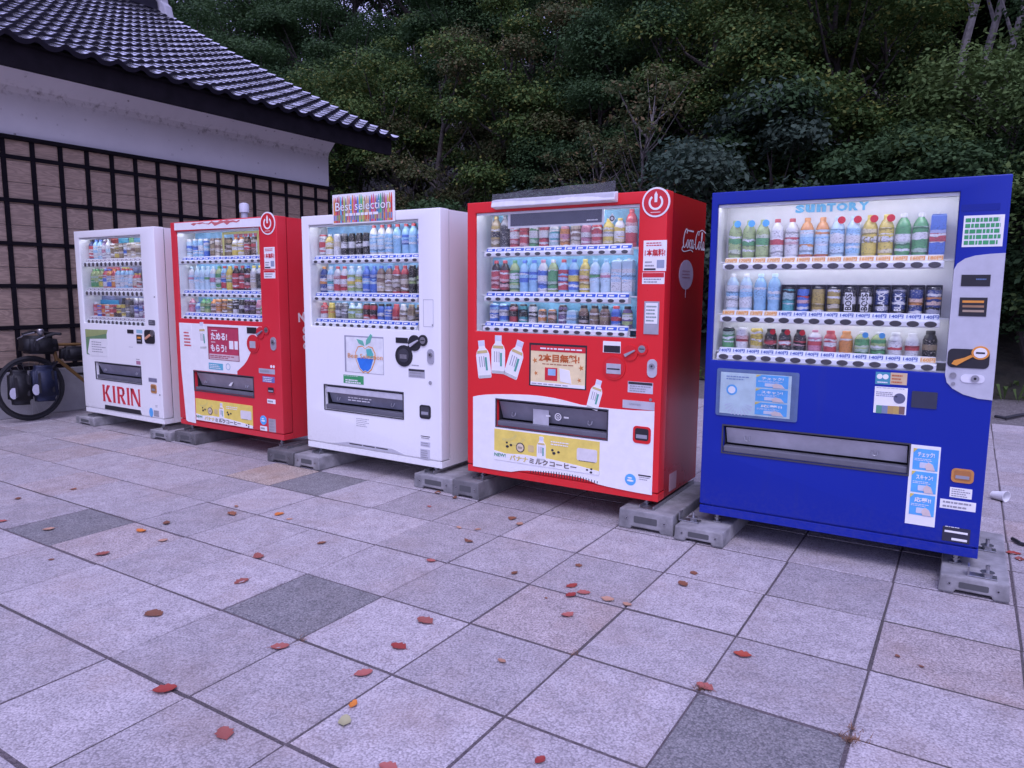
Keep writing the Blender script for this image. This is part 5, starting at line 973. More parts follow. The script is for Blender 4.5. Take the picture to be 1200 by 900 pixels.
o = S.rect('small_hatch', (174, 374.8, 182, 381.5), C(.1, .1, .12), 2, rad=.01); S.rows((175, 376, 181, 380), GRYM, 2, 3, o); S.rows((151, 406, 157, 407.5), GRYM, 1, 1)
S.rect('red_label', (159.7, 422.8, 164.8, 427.5), C(.45, .2, .28), 1); S.rows((159.5, 420, 164.5, 422.5), GRYM, 1, 1); S.rect('steel_plate', (174.2, 442.5, 184, 448.3), C(.2, .2, .26), 2); coin_return(S, (176.8, 450, 184, 461.3), C(.55, .26, .08), C(.3, .14, .05))
S.disc('shield_sticker', (177.3, 483.3), .032, SKYB, 1, ry=.045); notice(S, (180.2, 480.5, 186.7, 488.8), 3, bg=C(.4, .4, .42)); S.rows((182, 474.5, 186, 478), GRYM, 2, 1)
a0, b0 = S.ab(123, 478.5); a1, b1 = S.ab(165, 486); mb = MB(); zc = M1['z0']+.057; S.slab(mb, [(a0, zc), (a1+.02, zc), (a1, zc+.045), (a0+.01, zc+.045)], 0, .002); put('louvre_recess', mb, BLACKP, r)
SS = Surf(r, 'x', -6.165-.004); a0, b0 = SS.ab(204.5, 487.5); SS.rows((.36, .20, .52, .25), INKM, 2, 1, ab=True)
for d_, t_ in ((.02, .28), (.02, 1.2)): S.disc('rivet', (M1['x1']-d_-.02, M1['z0']+t_), .008, STEEL, 2, ab=True)
# ---- the concrete blocks they stand on
def block(x0, x1, y0, top, label, tone, length=.86, notch=True, anchor=False):
    t = thing('footing_block', ((x0+x1)/2, y0+length/2, 0), label, 'concrete block', 'concrete footing blocks under the vending machines')
    y1 = y0+length; hw = (x1-x0)/2; c = (x0+x1)/2; tone *= .62; m = plain((tone, tone*.97, tone*.96), .92, var=.45, scale=9, name='cast_concrete', bump=.3)
    if notch:
        pr_ = [(x0, 0), (c-hw*.55, 0), (c-hw*.5, .018), (c+hw*.5, .018), (c+hw*.55, 0), (x1, 0), (x1-.006, top), (x0+.006, top)]
    else: pr_ = [(x0, 0), (x1, 0), (x1-.006, top), (x0+.006, top)]
    mb = MB(); n = len(pr_); mb.add([(a, y0, b) for a, b in pr_]+[(a, y1, b) for a, b in pr_], [(i, (i+1) % n, (i+1) % n+n, i+n) for i in range(n)]+[tuple(range(n))[::-1], tuple(range(n, 2*n))]); put('block_body', mb, m, t, bevel=.008)
    s = Surf(t, 'y', y0); s.rect('cast_pocket', (c-hw*.42, top*.38, c+hw*.42, top*.72), plain((.09, .09, .09), .9, name='dark_pocket'), 1, rad=.006, ab=True)  # pocket drawn as a flat dark plate on the block face
    for q in (-.68, .68): s.disc('insert_hole', (c+hw*q, top*.55), .008, STEEL, 2, ab=True); s.disc('insert_bore', (c+hw*q, top*.55), .004, BLACKP, 3, ab=True)
    return t
block(.19, .478, .0, .085, 'pale concrete block with a steel anchor bolt, under the free end of the blue machine', .46)
block(-1.128, -.842, .0, .085, 'pale concrete block under the blue machine, beside the red machine', .46)
block(-1.488, -1.142, .03, .12, 'concrete block carrying a steel rail, under the bright red machine beside the blue one', .42)
block(-2.725, -2.50, .012, .12, 'dark weathered concrete block under the bright red machine, beside the white machine', .25)
block(-3.09, -2.738, .04, .105, 'light concrete block under the white apple-poster machine, next to the bright red machine', .44)
block(-4.285, -4.0, -.01, .105, 'light concrete block under the white apple-poster machine, next to the yellow-bannered red machine', .44)
block(-4.615, -4.30, -.005, .105, 'dark brownish concrete block under the yellow-bannered red machine, beside the white apple-poster machine', .2)
block(-5.935, -5.62, .03, .105, 'dark concrete block under the yellow-bannered red machine, beside the red-lettered white machine', .22)
block(-6.275, -5.955, .0, .085, 'light concrete block under the red-lettered white machine, beside the yellow-bannered red machine', .5)
block(-7.615, -7.26, .01, .085, 'light concrete block under the red-lettered white machine, beside the bicycle', .5)
# anchor brackets
def bracket(m, cx, cy, top, bolt=True):
    mb = MB(); mb.box(cx-.06, cx+.06, cy-.028, cy+.028, top+.0005, top+.008); mb.box(cx-.06, cx-.052, cy-.028, cy+.028, top+.0082, top+.05); o = put('anchor_bracket', mb, STEEL, m['root'], bevel=.002); o.location = (0, 0, 0)
    b = MB(); b.lathe([(.009, .0082), (.009, .06)], 8, c=(cx+.02, cy, top)); b.lathe([(.021, .0084), (.021, .026)], 6, c=(cx+.02, cy, top)); b.lathe([(.03, .0262), (.03, .030)], 12, c=(cx+.02, cy, top)); put('anchor_bolt', b, STEEL, o)
bracket(M5, .365, .06, .085); bracket(M5, .37, .50, .085); bracket(M5, -1.075, .12, .085)
for (m, cx, top) in ((M4, -1.33, .12), (M4, -2.56, .12), (M3, -2.98, .105), (M3, -4.13, .105), (M2, -4.5, .105), (M2, -5.8, .105), (M1, -6.1, .085), (M1, -7.4, .085)):
    mb = MB(); y0_, y1_ = m['yf']-.03, m['yf']+.72
    mb.box(cx-.045, cx+.045, y0_, y1_, top+.0005, top+.006); mb.box(cx-.045, cx-.040, y0_, y1_, top+.0062, top+.024); mb.box(cx+.040, cx+.045, y0_, y1_, top+.0062, top+.024); put('support_rail', mb, STEEL, m['root'])
# ================================================================== BICYCLE against the wall
BX, BY = -8.16, -.15                       # wheel plane, front axle
bike = thing('bicycle', (BX, .4, 0), 'black touring bicycle with bronze frame tubes parked along the lattice wall', 'bicycle')
RUB = plain((.02, .02, .022), .8, name='tyre_rubber'); FRM = plain((.26, .15, .05), .35, .3, name='bronze_frame'); RIM = plain((.04, .04, .045), .4, .6, name='black_rim'); SIL = plain((.5, .5, .52), .3, .9, name='polished_alloy')
def ring(mb, c, R, r, n=40, m=8):
    vs = []; fs = []
    for i in range(n):
        a = 2*math.pi*i/n
        for j in range(m):
            b = 2*math.pi*j/m; q = R+r*math.cos(b); vs.append((c[0]+r*math.sin(b), c[1]+q*math.cos(a), c[2]+q*math.sin(a)))
    for i in range(n):
        for j in range(m): fs.append((i*m+j, i*m+(j+1) % m, ((i+1) % n)*m+(j+1) % m, ((i+1) % n)*m+j))
    return mb.add(vs, fs)
for ax in (BY, BY+1.08):
    c = (BX, ax, .345); wm = MB(); wm.tube([(BX-.035, ax, .345), (BX+.035, ax, .345)], .02, 10); wh = put('wheel', wm, RIM, bike, smooth=True)
    put('tyre', ring(MB(), c, .322, .023), RUB, wh, smooth=True); put('rim', ring(MB(), c, .295, .010), RIM, wh, smooth=True)
    sp = MB()
    for k in range(28):
        a = 2*math.pi*k/28; sp.tube([(BX+(.025 if k % 2 else -.025), ax, .345), (BX, ax+.29*math.cos(a), .345+.29*math.sin(a))], .0013, 4)
    put('spokes', sp, STEEL, wh)
hd, bb, st_ = (BX, .13, .64), (BX, .49, .285), (BX, .60, .80)
def tube_part(name, pts, rad, mat=FRM, n=10): mb = MB(); mb.tube(pts, rad, n); return put(name, mb, mat, bike, smooth=True)
tube_part('down_tube', [hd, bb], .019); tube_part('top_tube', [(BX, .105, .79), (BX, .585, .775)], .016); tube_part('seat_tube', [bb, st_, (BX, .625, .9)], .016); tube_part('head_tube', [(BX, .135, .60), (BX, .095, .82)], .021)
for s in (-1, 1):
    tube_part('fork_blade', [(BX+.02*s, .125, .61), (BX+.045*s, .04, .52), (BX+.05*s, BY, .345)], .012, BLACKP); tube_part('seat_stay', [(BX+.02*s, .59, .77), (BX+.055*s, BY+1.08, .345)], .008); tube_part('chain_stay', [(BX+.03*s, .50, .29), (BX+.055*s, BY+1.08, .345)], .009)
tube_part('stem', [(BX, .095, .82), (BX, .09, .90), (BX, .03, .92)], .014, BLACKP)
tube_part('handlebar', [(BX-.27, .06, .92), (BX-.18, .04, .925), (BX, .03, .925), (BX+.18, .04, .925), (BX+.27, .06, .92)], .013, BLACKP)
for s in (-1, 1): tube_part('grip', [(BX+.27*s, .06, .92), (BX+.24*s, .02, .925), (BX+.25*s, -.08, .90)], .016, RUB); tube_part('brake_lever', [(BX+.2*s, .02, .92), (BX+.21*s, -.07, .90), (BX+.2*s, -.15, .86)], .007, SIL, 6)
mb = MB(); mb.lathe([(.014, 0), (.03, .02), (.035, .06), (.028, .07)], 12, c=(BX+.08, -.05, .90)); put('headlamp', mb, SIL, bike, smooth=True)
tube_part('saddle', [(BX, .47, .925), (BX, .58, .925), (BX, .70, .935)], [.02, .05, .07], BLACKP); ck = MB(); ck.tube([(BX+.05, .49, .285), (BX+.062, .49, .285)], .09, 20); put('chainring', ck, STEEL, bike); tube_part('crank', [(BX+.07, .49, .285), (BX+.075, .53, .13)], .009, STEEL, 6); tube_part('crank', [(BX-.05, .49, .285), (BX-.055, .45, .44)], .009, STEEL, 6)
for y_, z_, x_ in ((.53, .13, .12), (.45, .44, -.10)): mb = MB(); mb.box(BX+x_-.045, BX+x_+.045, y_-.04, y_+.04, z_-.01, z_+.01); put('pedal', mb, BLACKP, bike)
tube_part('front_rack', [(BX+.07, BY-.1, .60), (BX+.07, BY+.14, .60), (BX+.06, BY, .36)], .006, BLACKP, 6); tube_part('front_rack', [(BX-.07, BY-.1, .60), (BX-.07, BY+.14, .60), (BX-.06, BY, .36)], .006, BLACKP, 6)
def soft_bag(name, c, d, mat, label, extra=None, sub=3):
    t = thing(name, (c[0], c[1], c[2]-d[2]/2), label, 'bag')
    bm = bmesh.new(); bmesh.ops.create_cube(bm, size=1)
    bmesh.ops.bevel(bm, geom=list(bm.edges), offset=.16, segments=3, affect='EDGES'); bmesh.ops.subdivide_edges(bm, edges=list(bm.edges), cuts=1)
    for v in bm.verts: v.co = Vector((v.co.x*d[0]*(1+.1*math.sin(9*v.co.z+v.co.y*5)), v.co.y*d[1]*(1-.12*v.co.z), v.co.z*d[2]+d[2]/2+.01*math.sin(11*v.co.y)))
    me = bpy.data.meshes.new('bag_body'); bm.to_mesh(me); bm.free(); me.materials.append(mat); me.polygons.foreach_set('use_smooth', [True]*len(me.polygons)); link('bag_body', me, t)
    x_ = d[0]/2
    for yy in (-d[1]*.28, d[1]*.28):
        s = MB(); s.box(x_*.93, x_*1.06, yy-.012, yy+.012, d[2]*.25, d[2]*.85); link('strap', s.mesh('strap', BLACKP), t)
    if extra: extra(t, d)
    return t
NAVYB = plain((.010, .016, .045), .6, name='navy_nylon', var=.3, bump=.2); BLKB = plain((.008, .008, .011), .6, name='black_nylon', var=.3, bump=.2)
def refl(yo):
    def f(t, d):
        s = MB(); s.add([(d[0]/2*1.05, yo+.04*math.cos(a), d[2]*.36+.06*math.sin(a)) for a in np.linspace(0, 2*math.pi, 10, False)], [tuple(range(10))]); link('reflector_patch', s.mesh('reflector_patch', plain((.55, .55, .62), .3, name='reflective_patch')), t)
    return f
soft_bag('pannier_bag', (BX+.13, BY+.075, .40), (.11, .24, .38), NAVYB, 'navy pannier bag strapped to the bicycle front wheel', refl(-.105))
soft_bag('pannier_bag', (BX+.12, BY-.155, .38), (.11, .20, .36), BLKB, 'black pannier bag with a pale patch at the leading side of the bicycle wheel', refl(-.085))
soft_bag('handlebar_bag', (BX, -.04, .80), (.30, .30, .19), BLKB, 'black handlebar bag hanging on the bicycle front')
soft_bag('frame_bag', (BX, .34, .68), (.07, .34, .16), BLKB, 'flat black bag strapped under the bicycle top tube')
# ================================================================== small things
pp = on_y(286, 240, 1.3); pipe = thing('vent_pipe', (pp[0], 1.3, 0), 'grey vent pipe with cap rising behind the red and white vending machine', 'pipe')
mb = MB(); mb.tube([(pp[0], 1.3, 0), (pp[0], 1.3, pp[2]-.02)], .034, 12); put('pipe', mb, plain((.45, .47, .52), .45, name='grey_pipe'), pipe, smooth=True); mb = MB(); mb.lathe([(.05, -.07), (.052, 0), (.046, .02), (.02, .03)], 12, c=(pp[0], 1.3, pp[2]-.01)); put('pipe_cap', mb, plain((.6, .61, .66), .4, name='pipe_cap'), pipe, smooth=True)
# paper cup lying on its side
cpos = on_z(1170, 586); cup = thing('paper_cup', (cpos[0], cpos[1], 0), 'white paper cup lying on its side behind the blue machine', 'cup')
mb = MB(); n = 20; axd = Vector((.80, -.60, 0)); side = Vector((.60, .80, 0)); upv = Vector((0, 0, 1)); prof = [(.026, .0, 0), (.026, .003, 0), (.036, .092, 0), (.039, .093, 0), (.039, .098, 0), (.036, .098, 0), (.034, .09, 0), (.025, .006, 0)]
vs = []
for rr, t, _ in prof:
    for k in range(n):
        a = 2*math.pi*k/n; zc = .026+t*.13; q = axd*(t-.045)+side*(rr*math.cos(a))+upv*(rr*math.sin(a)+zc+.0005); vs.append(tuple(Vector((cpos[0], cpos[1], 0))+q))
fs = [(i*n+k, i*n+(k+1) % n, (i+1) % len(prof)*n+(k+1) % n, (i+1) % len(prof)*n+k) for i in range(len(prof)-1) for k in range(n)]+[tuple(range(n))[::-1], tuple((len(prof)-1)*n+k for k in range(n))]
mb.add(vs, fs); put('cup_body', mb, plain((.78, .78, .78), .55, name='white_paper', var=.06), cup, smooth=True)
# black cable end on the ground past the blue machine
cb = MB(); q = [on_z(u, v) for u, v in ((1186, 634), (1190, 636), (1196, 640), (1206, 642), (1220, 652), (1240, 654))]; cb.tube([(p[0], p[1], .014) for p in q], .011, 8); o = put('cable', cb, BLACKP, smooth=True); tag(o, 'black cable lying on the paving beside the blue machine footing', 'cable')
cb = MB(); q = [on_z(u, v) for u, v in ((1166, 489), (1178, 491), (1192, 488), (1215, 485))]; cb.tube([(p[0], p[1], .012) for p in q], .018, 8); o = put('hose', cb, BLACKP, smooth=True); tag(o, 'black hose lying on the gravel behind the blue machine', 'hose')
# ---- fallen leaves
def leafmat(name, c1, c2):
    m, t, p = newmat(name); tc = N(t, 'ShaderNodeTexCoord'); n_ = N(t, 'ShaderNodeTexNoise', Scale=45., Detail=4.); oi = N(t, 'ShaderNodeObjectInfo'); t.links.new(tc.outputs['Object'], n_.inputs['Vector'])
    ad = N(t, 'ShaderNodeMath', operation='ADD'); t.links.new(n_.outputs['Fac'], ad.inputs[0]); t.links.new(oi.outputs['Random'], ad.inputs[1]); sb = N(t, 'ShaderNodeMath', operation='SUBTRACT'); sb.inputs[1].default_value = .5; t.links.new(ad.outputs[0], sb.inputs[0]); sb.use_clamp = True
    mx = N(t, 'ShaderNodeMix', data_type='RGBA'); mx.inputs['A'].default_value = (*c1, 1); mx.inputs['B'].default_value = (*c2, 1); t.links.new(sb.outputs[0], mx.inputs['Factor']); t.links.new(mx.outputs['Result'], p.inputs['Base Color']); p.inputs['Roughness'].default_value = .6; return m
LEAF = dict(c=(leafmat('crimson_leaf', (.24, .02, .018), (.34, .055, .025)), 'crimson fallen leaf lying on the grey paving'), p=(leafmat('salmon_leaf', (.36, .10, .08), (.24, .065, .045)), 'curled salmon-pink fallen leaf on the grey paving'),
            t=(leafmat('tan_leaf', (.42, .23, .15), (.30, .15, .09)), 'pale tan fallen leaf on the grey paving'), o=(leafmat('orange_leaf', (.58, .20, .02), (.50, .12, .02)), 'orange fallen leaf on the grey paving'), b=(leafmat('brown_leaf', (.16, .06, .03), (.25, .09, .04)), 'dry dark brown curled leaf on the grey paving'), g=(leafmat('olive_leaf', (.36, .34, .16), (.30, .28, .2)), 'faded olive leaf beside an orange leaf on the paving'))
def leaf_mesh(kind, k):
    r = random.Random(k*13+ord(kind)); n = 7; L = 1.; mb = MB(); curl = r.uniform(.1, .8); fold = r.uniform(.05, .45); wd = r.uniform(.28, .40); rows_ = []
    for i in range(n+1):
        t = i/n; hw = wd*math.sin(math.pi*min(1, t*.96+.02))**.75*(1+.25*(-1)**i*(r.random())); z = .28*curl*(2*t-1)**2*(.7 if t < .5 else 1.)
        rows_.append([(t-.5, -hw, z+fold*hw*1.1+r.uniform(0, .04)), (t-.5, -hw*.5, z+fold*hw*.4), (t-.5, 0, z), (t-.5, hw*.5, z+fold*hw*.4), (t-.5, hw, z+fold*hw*1.1+r.uniform(0, .05))])
    vs = [p for q in rows_ for p in q]; mb.add(vs, [(i*5+j, (i+1)*5+j, (i+1)*5+j+1, i*5+j+1) for i in range(n) for j in range(4)])
    mb.tube([(-.5, 0, .28*curl*.7), (-.62, .01, .2*curl), (-.72, .03, .1*curl)], [.012, .010, .008], 4)
    zmin = min(v[2] for v in mb.v); mb.v = [(x, y, z-zmin+.012) for x, y, z in mb.v]; return mb.mesh('fallen_leaf', LEAF[kind][0], smooth=True)
LM = {(kd, k): leaf_mesh(kd, k) for kd in LEAF for k in range(4)}
leaves = [(21, 584, 'b', 1), (86, 573, 'b', .9), (57, 620, 't', 1), (2, 611, 'p', 1), (120, 649, 'p', 1.2), (166, 622, 'o', 1.3), (195, 613, 'b', 1.1), (191, 633, 't', .8), (272, 602, 'b', 1.3), (277, 593, 't', .7), (327, 602, 'o', 1.2), (339, 608, 't', .7), (377, 636, 'b', .9), (303, 652, 'p', 1.3), (283, 681, 'p', 1.4), (180, 719, 'b', 1.4), (328, 758, 'p', 1.3), (193, 808, 'c', 1.3), (263, 859, 'p', 1.35),
          (600, 607, 'b', 1.1), (609, 614, 't', 1), (538, 618, 't', .8), (549, 634, 'b', 1), (505, 657, 'p', .85), (603, 671, 'b', .8), (513, 577, 'b', 1), (533, 583, 'b', .8), (678, 662, 'b', .8), (670, 686, 'c', 1.1), (669, 697, 'c', .9), (684, 694, 'p', 1), (712, 702, 't', 1), (735, 708, 't', .8), (665, 720, 'p', 1), (498, 727, 'p', 1.5), (467, 757, 'c', 1.2), (426, 789, 'p', 1.2), (588, 774, 't', .7), (503, 593, 'p', .6), (414, 825, 'o', .85), (404, 845, 'g', .9), (633, 890, 'c', .7), (455, 898, 'p', 1),
          (813, 671, 'b', .8), (800, 684, 'b', 1.2), (870, 767, 'c', 1.1), (826, 804, 'p', 1.1), (1188, 648, 'c', 1.2), (1195, 655, 'p', 1), (1052, 768, 'b', .4), (560, 620, 't', .7), (60, 655, 'b', .5), (640, 700, 'b', .3), (1080, 780, 'b', .35)]
for i, (u, v, kd, s) in enumerate(leaves):
    p = on_z(u, v, .004); o = link('fallen_leaf', LM[kd, i % 4], None, (p[0], p[1], .0)); sc = .060*s*random.uniform(.92, 1.08); o.scale = (sc, sc, sc*.75); o.rotation_euler = (0, 0, random.uniform(0, 6.28)); tag(o, LEAF[kd][1], 'leaf', {'c': 'crimson', 'p': 'salmon-pink', 't': 'tan', 'o': 'orange', 'b': 'dark brown', 'g': 'olive'}[kd]+' leaves fallen on the paving')
# dry tufts in the joints
tf = MB()
for (u, v, n_) in ((822, 808, 60), (998, 868, 110), (672, 766, 18), (353, 750, 30), (1000, 855, 30)):
    c = on_z(u, v)
    for k in range(n_):
        a = random.uniform(0, 6.28); d = random.gauss(0, .022); x, y = c[0]+d*math.cos(a), c[1]+d*math.sin(a)*.8; b = random.uniform(0, 6.28); L = random.uniform(.012, .035)
        tf.add([(x-.0015, y, 0), (x+.0015, y, 0), (x+L*math.cos(b), y+L*math.sin(b), random.uniform(.004, .018))], [(0, 1, 2)])
tag(put('dry_moss', tf, plain((.20, .10, .055), .9, name='dry_moss', var=.5)), 'dry brown moss tufts in the paving joints', 'moss', kind='stuff')
# ================================================================== THE WOOD BEHIND
def foliage(name, c1, c2, c3=None, tr=.25):
    c1, c2, c3 = [q and (q[0]*1.32, q[1]*1.32, q[2]*1.7) for q in (c1, c2, c3)]
    m, t, p = newmat(name); ge = N(t, 'ShaderNodeNewGeometry'); oi = N(t, 'ShaderNodeObjectInfo'); o = t.nodes['Material Output']
    n_ = N(t, 'ShaderNodeTexNoise', Scale=.9, Detail=3.); t.links.new(ge.outputs['Position'], n_.inputs['Vector'])
    a = N(t, 'ShaderNodeMath', operation='MULTIPLY'); a.inputs[1].default_value = .55; t.links.new(ge.outputs['Random Per Island'], a.inputs[0])
    r = N(t, 'ShaderNodeMapRange'); r.inputs['From Min'].default_value = .35; r.inputs['From Max'].default_value = .65; r.inputs['To Max'].default_value = .45; t.links.new(n_.outputs['Fac'], r.inputs['Value'])
    ad = N(t, 'ShaderNodeMath', operation='ADD'); ad.use_clamp = True; t.links.new(a.outputs[0], ad.inputs[0]); t.links.new(r.outputs[0], ad.inputs[1])
    mx = N(t, 'ShaderNodeMix', data_type='RGBA'); mx.inputs['A'].default_value = (*c1, 1); mx.inputs['B'].default_value = (*c2, 1); t.links.new(ad.outputs[0], mx.inputs['Factor']); col = mx.outputs['Result']
    if c3:
        m2 = N(t, 'ShaderNodeMix', data_type='RGBA'); m2.inputs['B'].default_value = (*c3, 1); t.links.new(col, m2.inputs['A']); g = N(t, 'ShaderNodeMapRange'); g.inputs['From Min'].default_value = .78; g.inputs['From Max'].default_value = .95; t.links.new(ge.outputs['Random Per Island'], g.inputs['Value']); t.links.new(g.outputs[0], m2.inputs['Factor']); col = m2.outputs['Result']
    t.links.new(col, p.inputs['Base Color']); p.inputs['Roughness'].default_value = .65; p.inputs['Specular IOR Level'].default_value = .12
    tl = N(t, 'ShaderNodeBsdfTranslucent'); t.links.new(col, tl.inputs['Color']); ms = N(t, 'ShaderNodeMixShader'); ms.inputs[0].default_value = tr; t.links.new(p.outputs[0], ms.inputs[1]); t.links.new(tl.outputs[0], ms.inputs[2]); t.links.new(ms.outputs[0], o.inputs['Surface']); return m
FO = dict(deep=foliage('deep_green_leaves', (.020, .044, .014), (.046, .082, .022)), olive=foliage('olive_leaves', (.028, .056, .012), (.074, .118, .024), (.13, .135, .025)), brown=foliage('turning_leaves', (.034, .048, .014), (.080, .088, .026), (.12, .085, .032)), blue=foliage('grey_green_leaves', (.022, .042, .022), (.06, .085, .045)), fresh=foliage('fresh_green_leaves', (.045, .08, .018), (.09, .13, .03)))
BARK = plain((.055, .045, .038), .9, name='dark_bark', var=.5, scale=8, bump=.4); GREYB = plain((.13, .115, .105), .85, name='grey_bark', var=.45, scale=9, bump=.3); PALEB = plain((.19, .175, .165), .85, name='pale_bark', var=.45, scale=9, bump=.3)
def make_tree(seed, H, R, base, nclump, per, leaf, droop=.2, lean=0., trunk_r=.13, flat=.6):
    """returns trunk and crown MBs: limbs reach every clump, leaves sit on clump shells"""
    r = np.random.default_rng(seed); tr = MB(); path = [(0, 0, -.15)]; x = y = 0.
    for k in range(1, 7): x += r.normal(0, .10)+lean*.12; y += r.normal(0, .08); path.append((x, y, H*.80*k/6))
    tr.tube(path, [trunk_r*(1-.78*k/6) for k in range(7)], 8)
    V = []; zc = (base+1)/2*H; zr = (1-base)/2*H
    for c in range(nclump):
        d = r.normal(size=3); d /= np.linalg.norm(d); rad = r.uniform(.45, 1.)**.6
        cx, cy, cz = d[0]*R*rad+x*.6, d[1]*R*rad+y*.6, zc+d[2]*zr*rad; cr = r.uniform(.32, .60)*R*.62
        t0 = np.clip((cz-.55*R)/(H*.8)-r.uniform(0, .12), .12, .95); ti = min(int(t0*6), 5); f = t0*6-ti; p0 = np.array(path[ti])*(1-f)+np.array(path[ti+1])*f
        mid = (p0+np.array([cx, cy, cz]))/2+np.array([0, 0, -.1*R]); tr.tube([tuple(p0), tuple(mid), (cx, cy, cz)], [trunk_r*.32, trunk_r*.2, trunk_r*.05], 5, cap=False)
        n = int(per*r.uniform(.7, 1.3)); D = r.normal(size=(n, 3)); D /= np.linalg.norm(D, axis=1)[:, None]; D[:, 2] = np.where(D[:, 2] < -.1, -D[:, 2]*.7, D[:, 2])
        q = r.uniform(.35, 1., n)**.45; Pp = D*(cr*q)[:, None]*np.array([1.15, 1.15, flat])+np.array([cx, cy, cz]); Pp += r.normal(0, .05*R, (n, 3))
        nor = D*.6+np.array([0, 0, .75])+r.normal(0, .45, (n, 3)); nor /= np.linalg.norm(nor, axis=1)[:, None]
        ax = r.normal(size=(n, 3)); ax[:, 2] -= droop; ax -= nor*(ax*nor).sum(1)[:, None]; ax /= np.linalg.norm(ax, axis=1)[:, None]; bi = np.cross(nor, ax)
        L = leaf*r.uniform(.6, 1.25, n)[:, None]; w_ = L*.30
        quad = np.stack([Pp-ax*L*.5, Pp+bi*w_-nor*L*.06, Pp+ax*L*.5-nor*L*.10, Pp-bi*w_-nor*L*.06], 1); V.append(quad.reshape(-1, 3))
    return tr, np.concatenate(V)
def crown_mesh(V, mat):
    n = len(V)//4; me = bpy.data.meshes.new('crown'); me.vertices.add(len(V)); me.vertices.foreach_set('co', V.astype('f').ravel()); me.loops.add(4*n); me.loops.foreach_set('vertex_index', np.arange(4*n, dtype='i')); me.polygons.add(n); me.polygons.foreach_set('loop_start', np.arange(0, 4*n, 4, dtype='i')); me.update(calc_edges=True); me.materials.append(mat); return me
TREES = {}
def variant(key, seed, mat, bark=BARK, **kw):
    tr, V = make_tree(seed, **kw); TREES[key] = (tr.mesh('trunk', bark, smooth=True), crown_mesh(V, mat))
variant('deepA', 1, FO['deep'], H=8., R=2.3, base=.22, nclump=30, per=1250, leaf=.095); variant('deepB', 2, FO['deep'], H=9., R=2.1, base=.3, nclump=28, per=1250, leaf=.095, lean=.4)
variant('oliveA', 3, FO['olive'], H=6.5, R=2.0, base=.18, nclump=27, per=1350, leaf=.083); variant('oliveB', 4, FO['olive'], H=7.5, R=1.9, base=.25, nclump=26, per=1350, leaf=.088)
variant('brownA', 5, FO['brown'], H=7., R=1.8, base=.25, nclump=24, per=1000, leaf=.083); variant('blueA', 6, FO['blue'], H=2.9, R=1.6, base=.02, nclump=30, per=750, leaf=.085, droop=.6, trunk_r=.05)
variant('blueB', 7, FO['deep'], H=3.4, R=1.5, base=.03, nclump=28, per=750, leaf=.09, trunk_r=.05); variant('fresh', 8, FO['fresh'], H=4.2, R=1.6, base=.05, nclump=54, per=420, leaf=.075, droop=.5, trunk_r=.06)
variant('sparse', 9, FO['brown'], GREYB, H=6., R=.95, base=.42, nclump=34, per=95, leaf=.085, trunk_r=.05); variant('pale', 10, FO['olive'], PALEB, H=10., R=2.2, base=.62, nclump=22, per=750, leaf=.11, lean=1.5, trunk_r=.115); variant('deepC', 11, FO['deep'], H=13., R=3.0, base=.25, nclump=36, per=1200, leaf=.12, trunk_r=.2)
LBL = dict(deepA=('dark green broadleaf tree standing in the wood behind the machines', 'dark broadleaf trees'), deepB=('tall dark green tree with a leaning stem in the wood', 'leaning dark trees'), oliveA=('bushy olive-green tree with yellowing tips in the wood', 'bushy olive trees'), oliveB=('taller olive-green tree in the wood', 'tall olive trees'), brownA=('tree with brownish turning leaves in the wood', 'turning trees'), blueA=('grey-green drooping shrub at the foot of the wood', 'grey-green shrubs'), blueB=('dark green dense shrub at the foot of the wood', 'dark shrubs'), fresh=('fresh green shrub at the edge of the wood behind the blue machine', 'fresh green shrubs'), sparse=('thin pale-stemmed tree with few brown leaves at the edge of the wood', 'thin bare trees'), pale=('tall leaning tree with pale bark high on the wooded slope', 'pale-barked leaning trees'), deepC=('very tall dark tree far up the wooded slope', 'tall trees up the slope'))
rt = random.Random(21)
def tree(key, x, y, s=1., rz=None):
    T = TREES[key]; sh = key in ('blueA', 'blueB', 'fresh'); lb, gr = LBL[key]
    u = 600+F_PX*np.dot(np.array([x, y, 2.])-CAM, BR)/np.dot(np.array([x, y, 2.])-CAM, BF)
    where = 'behind the tiled building' if u < 385 else 'behind the white apple-poster machine' if u < 550 else 'behind the bright red machine' if u < 835 else 'behind the blue machine' if u < 1170 else 'past the blue machine'
    lb = lb.split(' in the wood')[0].split(' at the')[0].split(' far up')[0].split(' high on')[0].split(' standing')[0]+(', up the slope ' if key in ('deepC', 'pale') else ' ')+where; gr = gr+' '+where
    e = thing('shrub' if sh else 'forest_tree', (x, y, hill_z(x, y)-.05), lb, 'shrub' if sh else 'tree', gr); e.scale = (s, s, s*rt.uniform(.92, 1.1)); e.rotation_euler = (0, 0, rt.uniform(0, 6.28) if rz is None else rz)
    link('trunk', T[0], e); link('crown', T[1], e)
def at(u, y): d = ray(u, 330); return CAM[0]+d[0]*(y-CAM[1])/d[1]
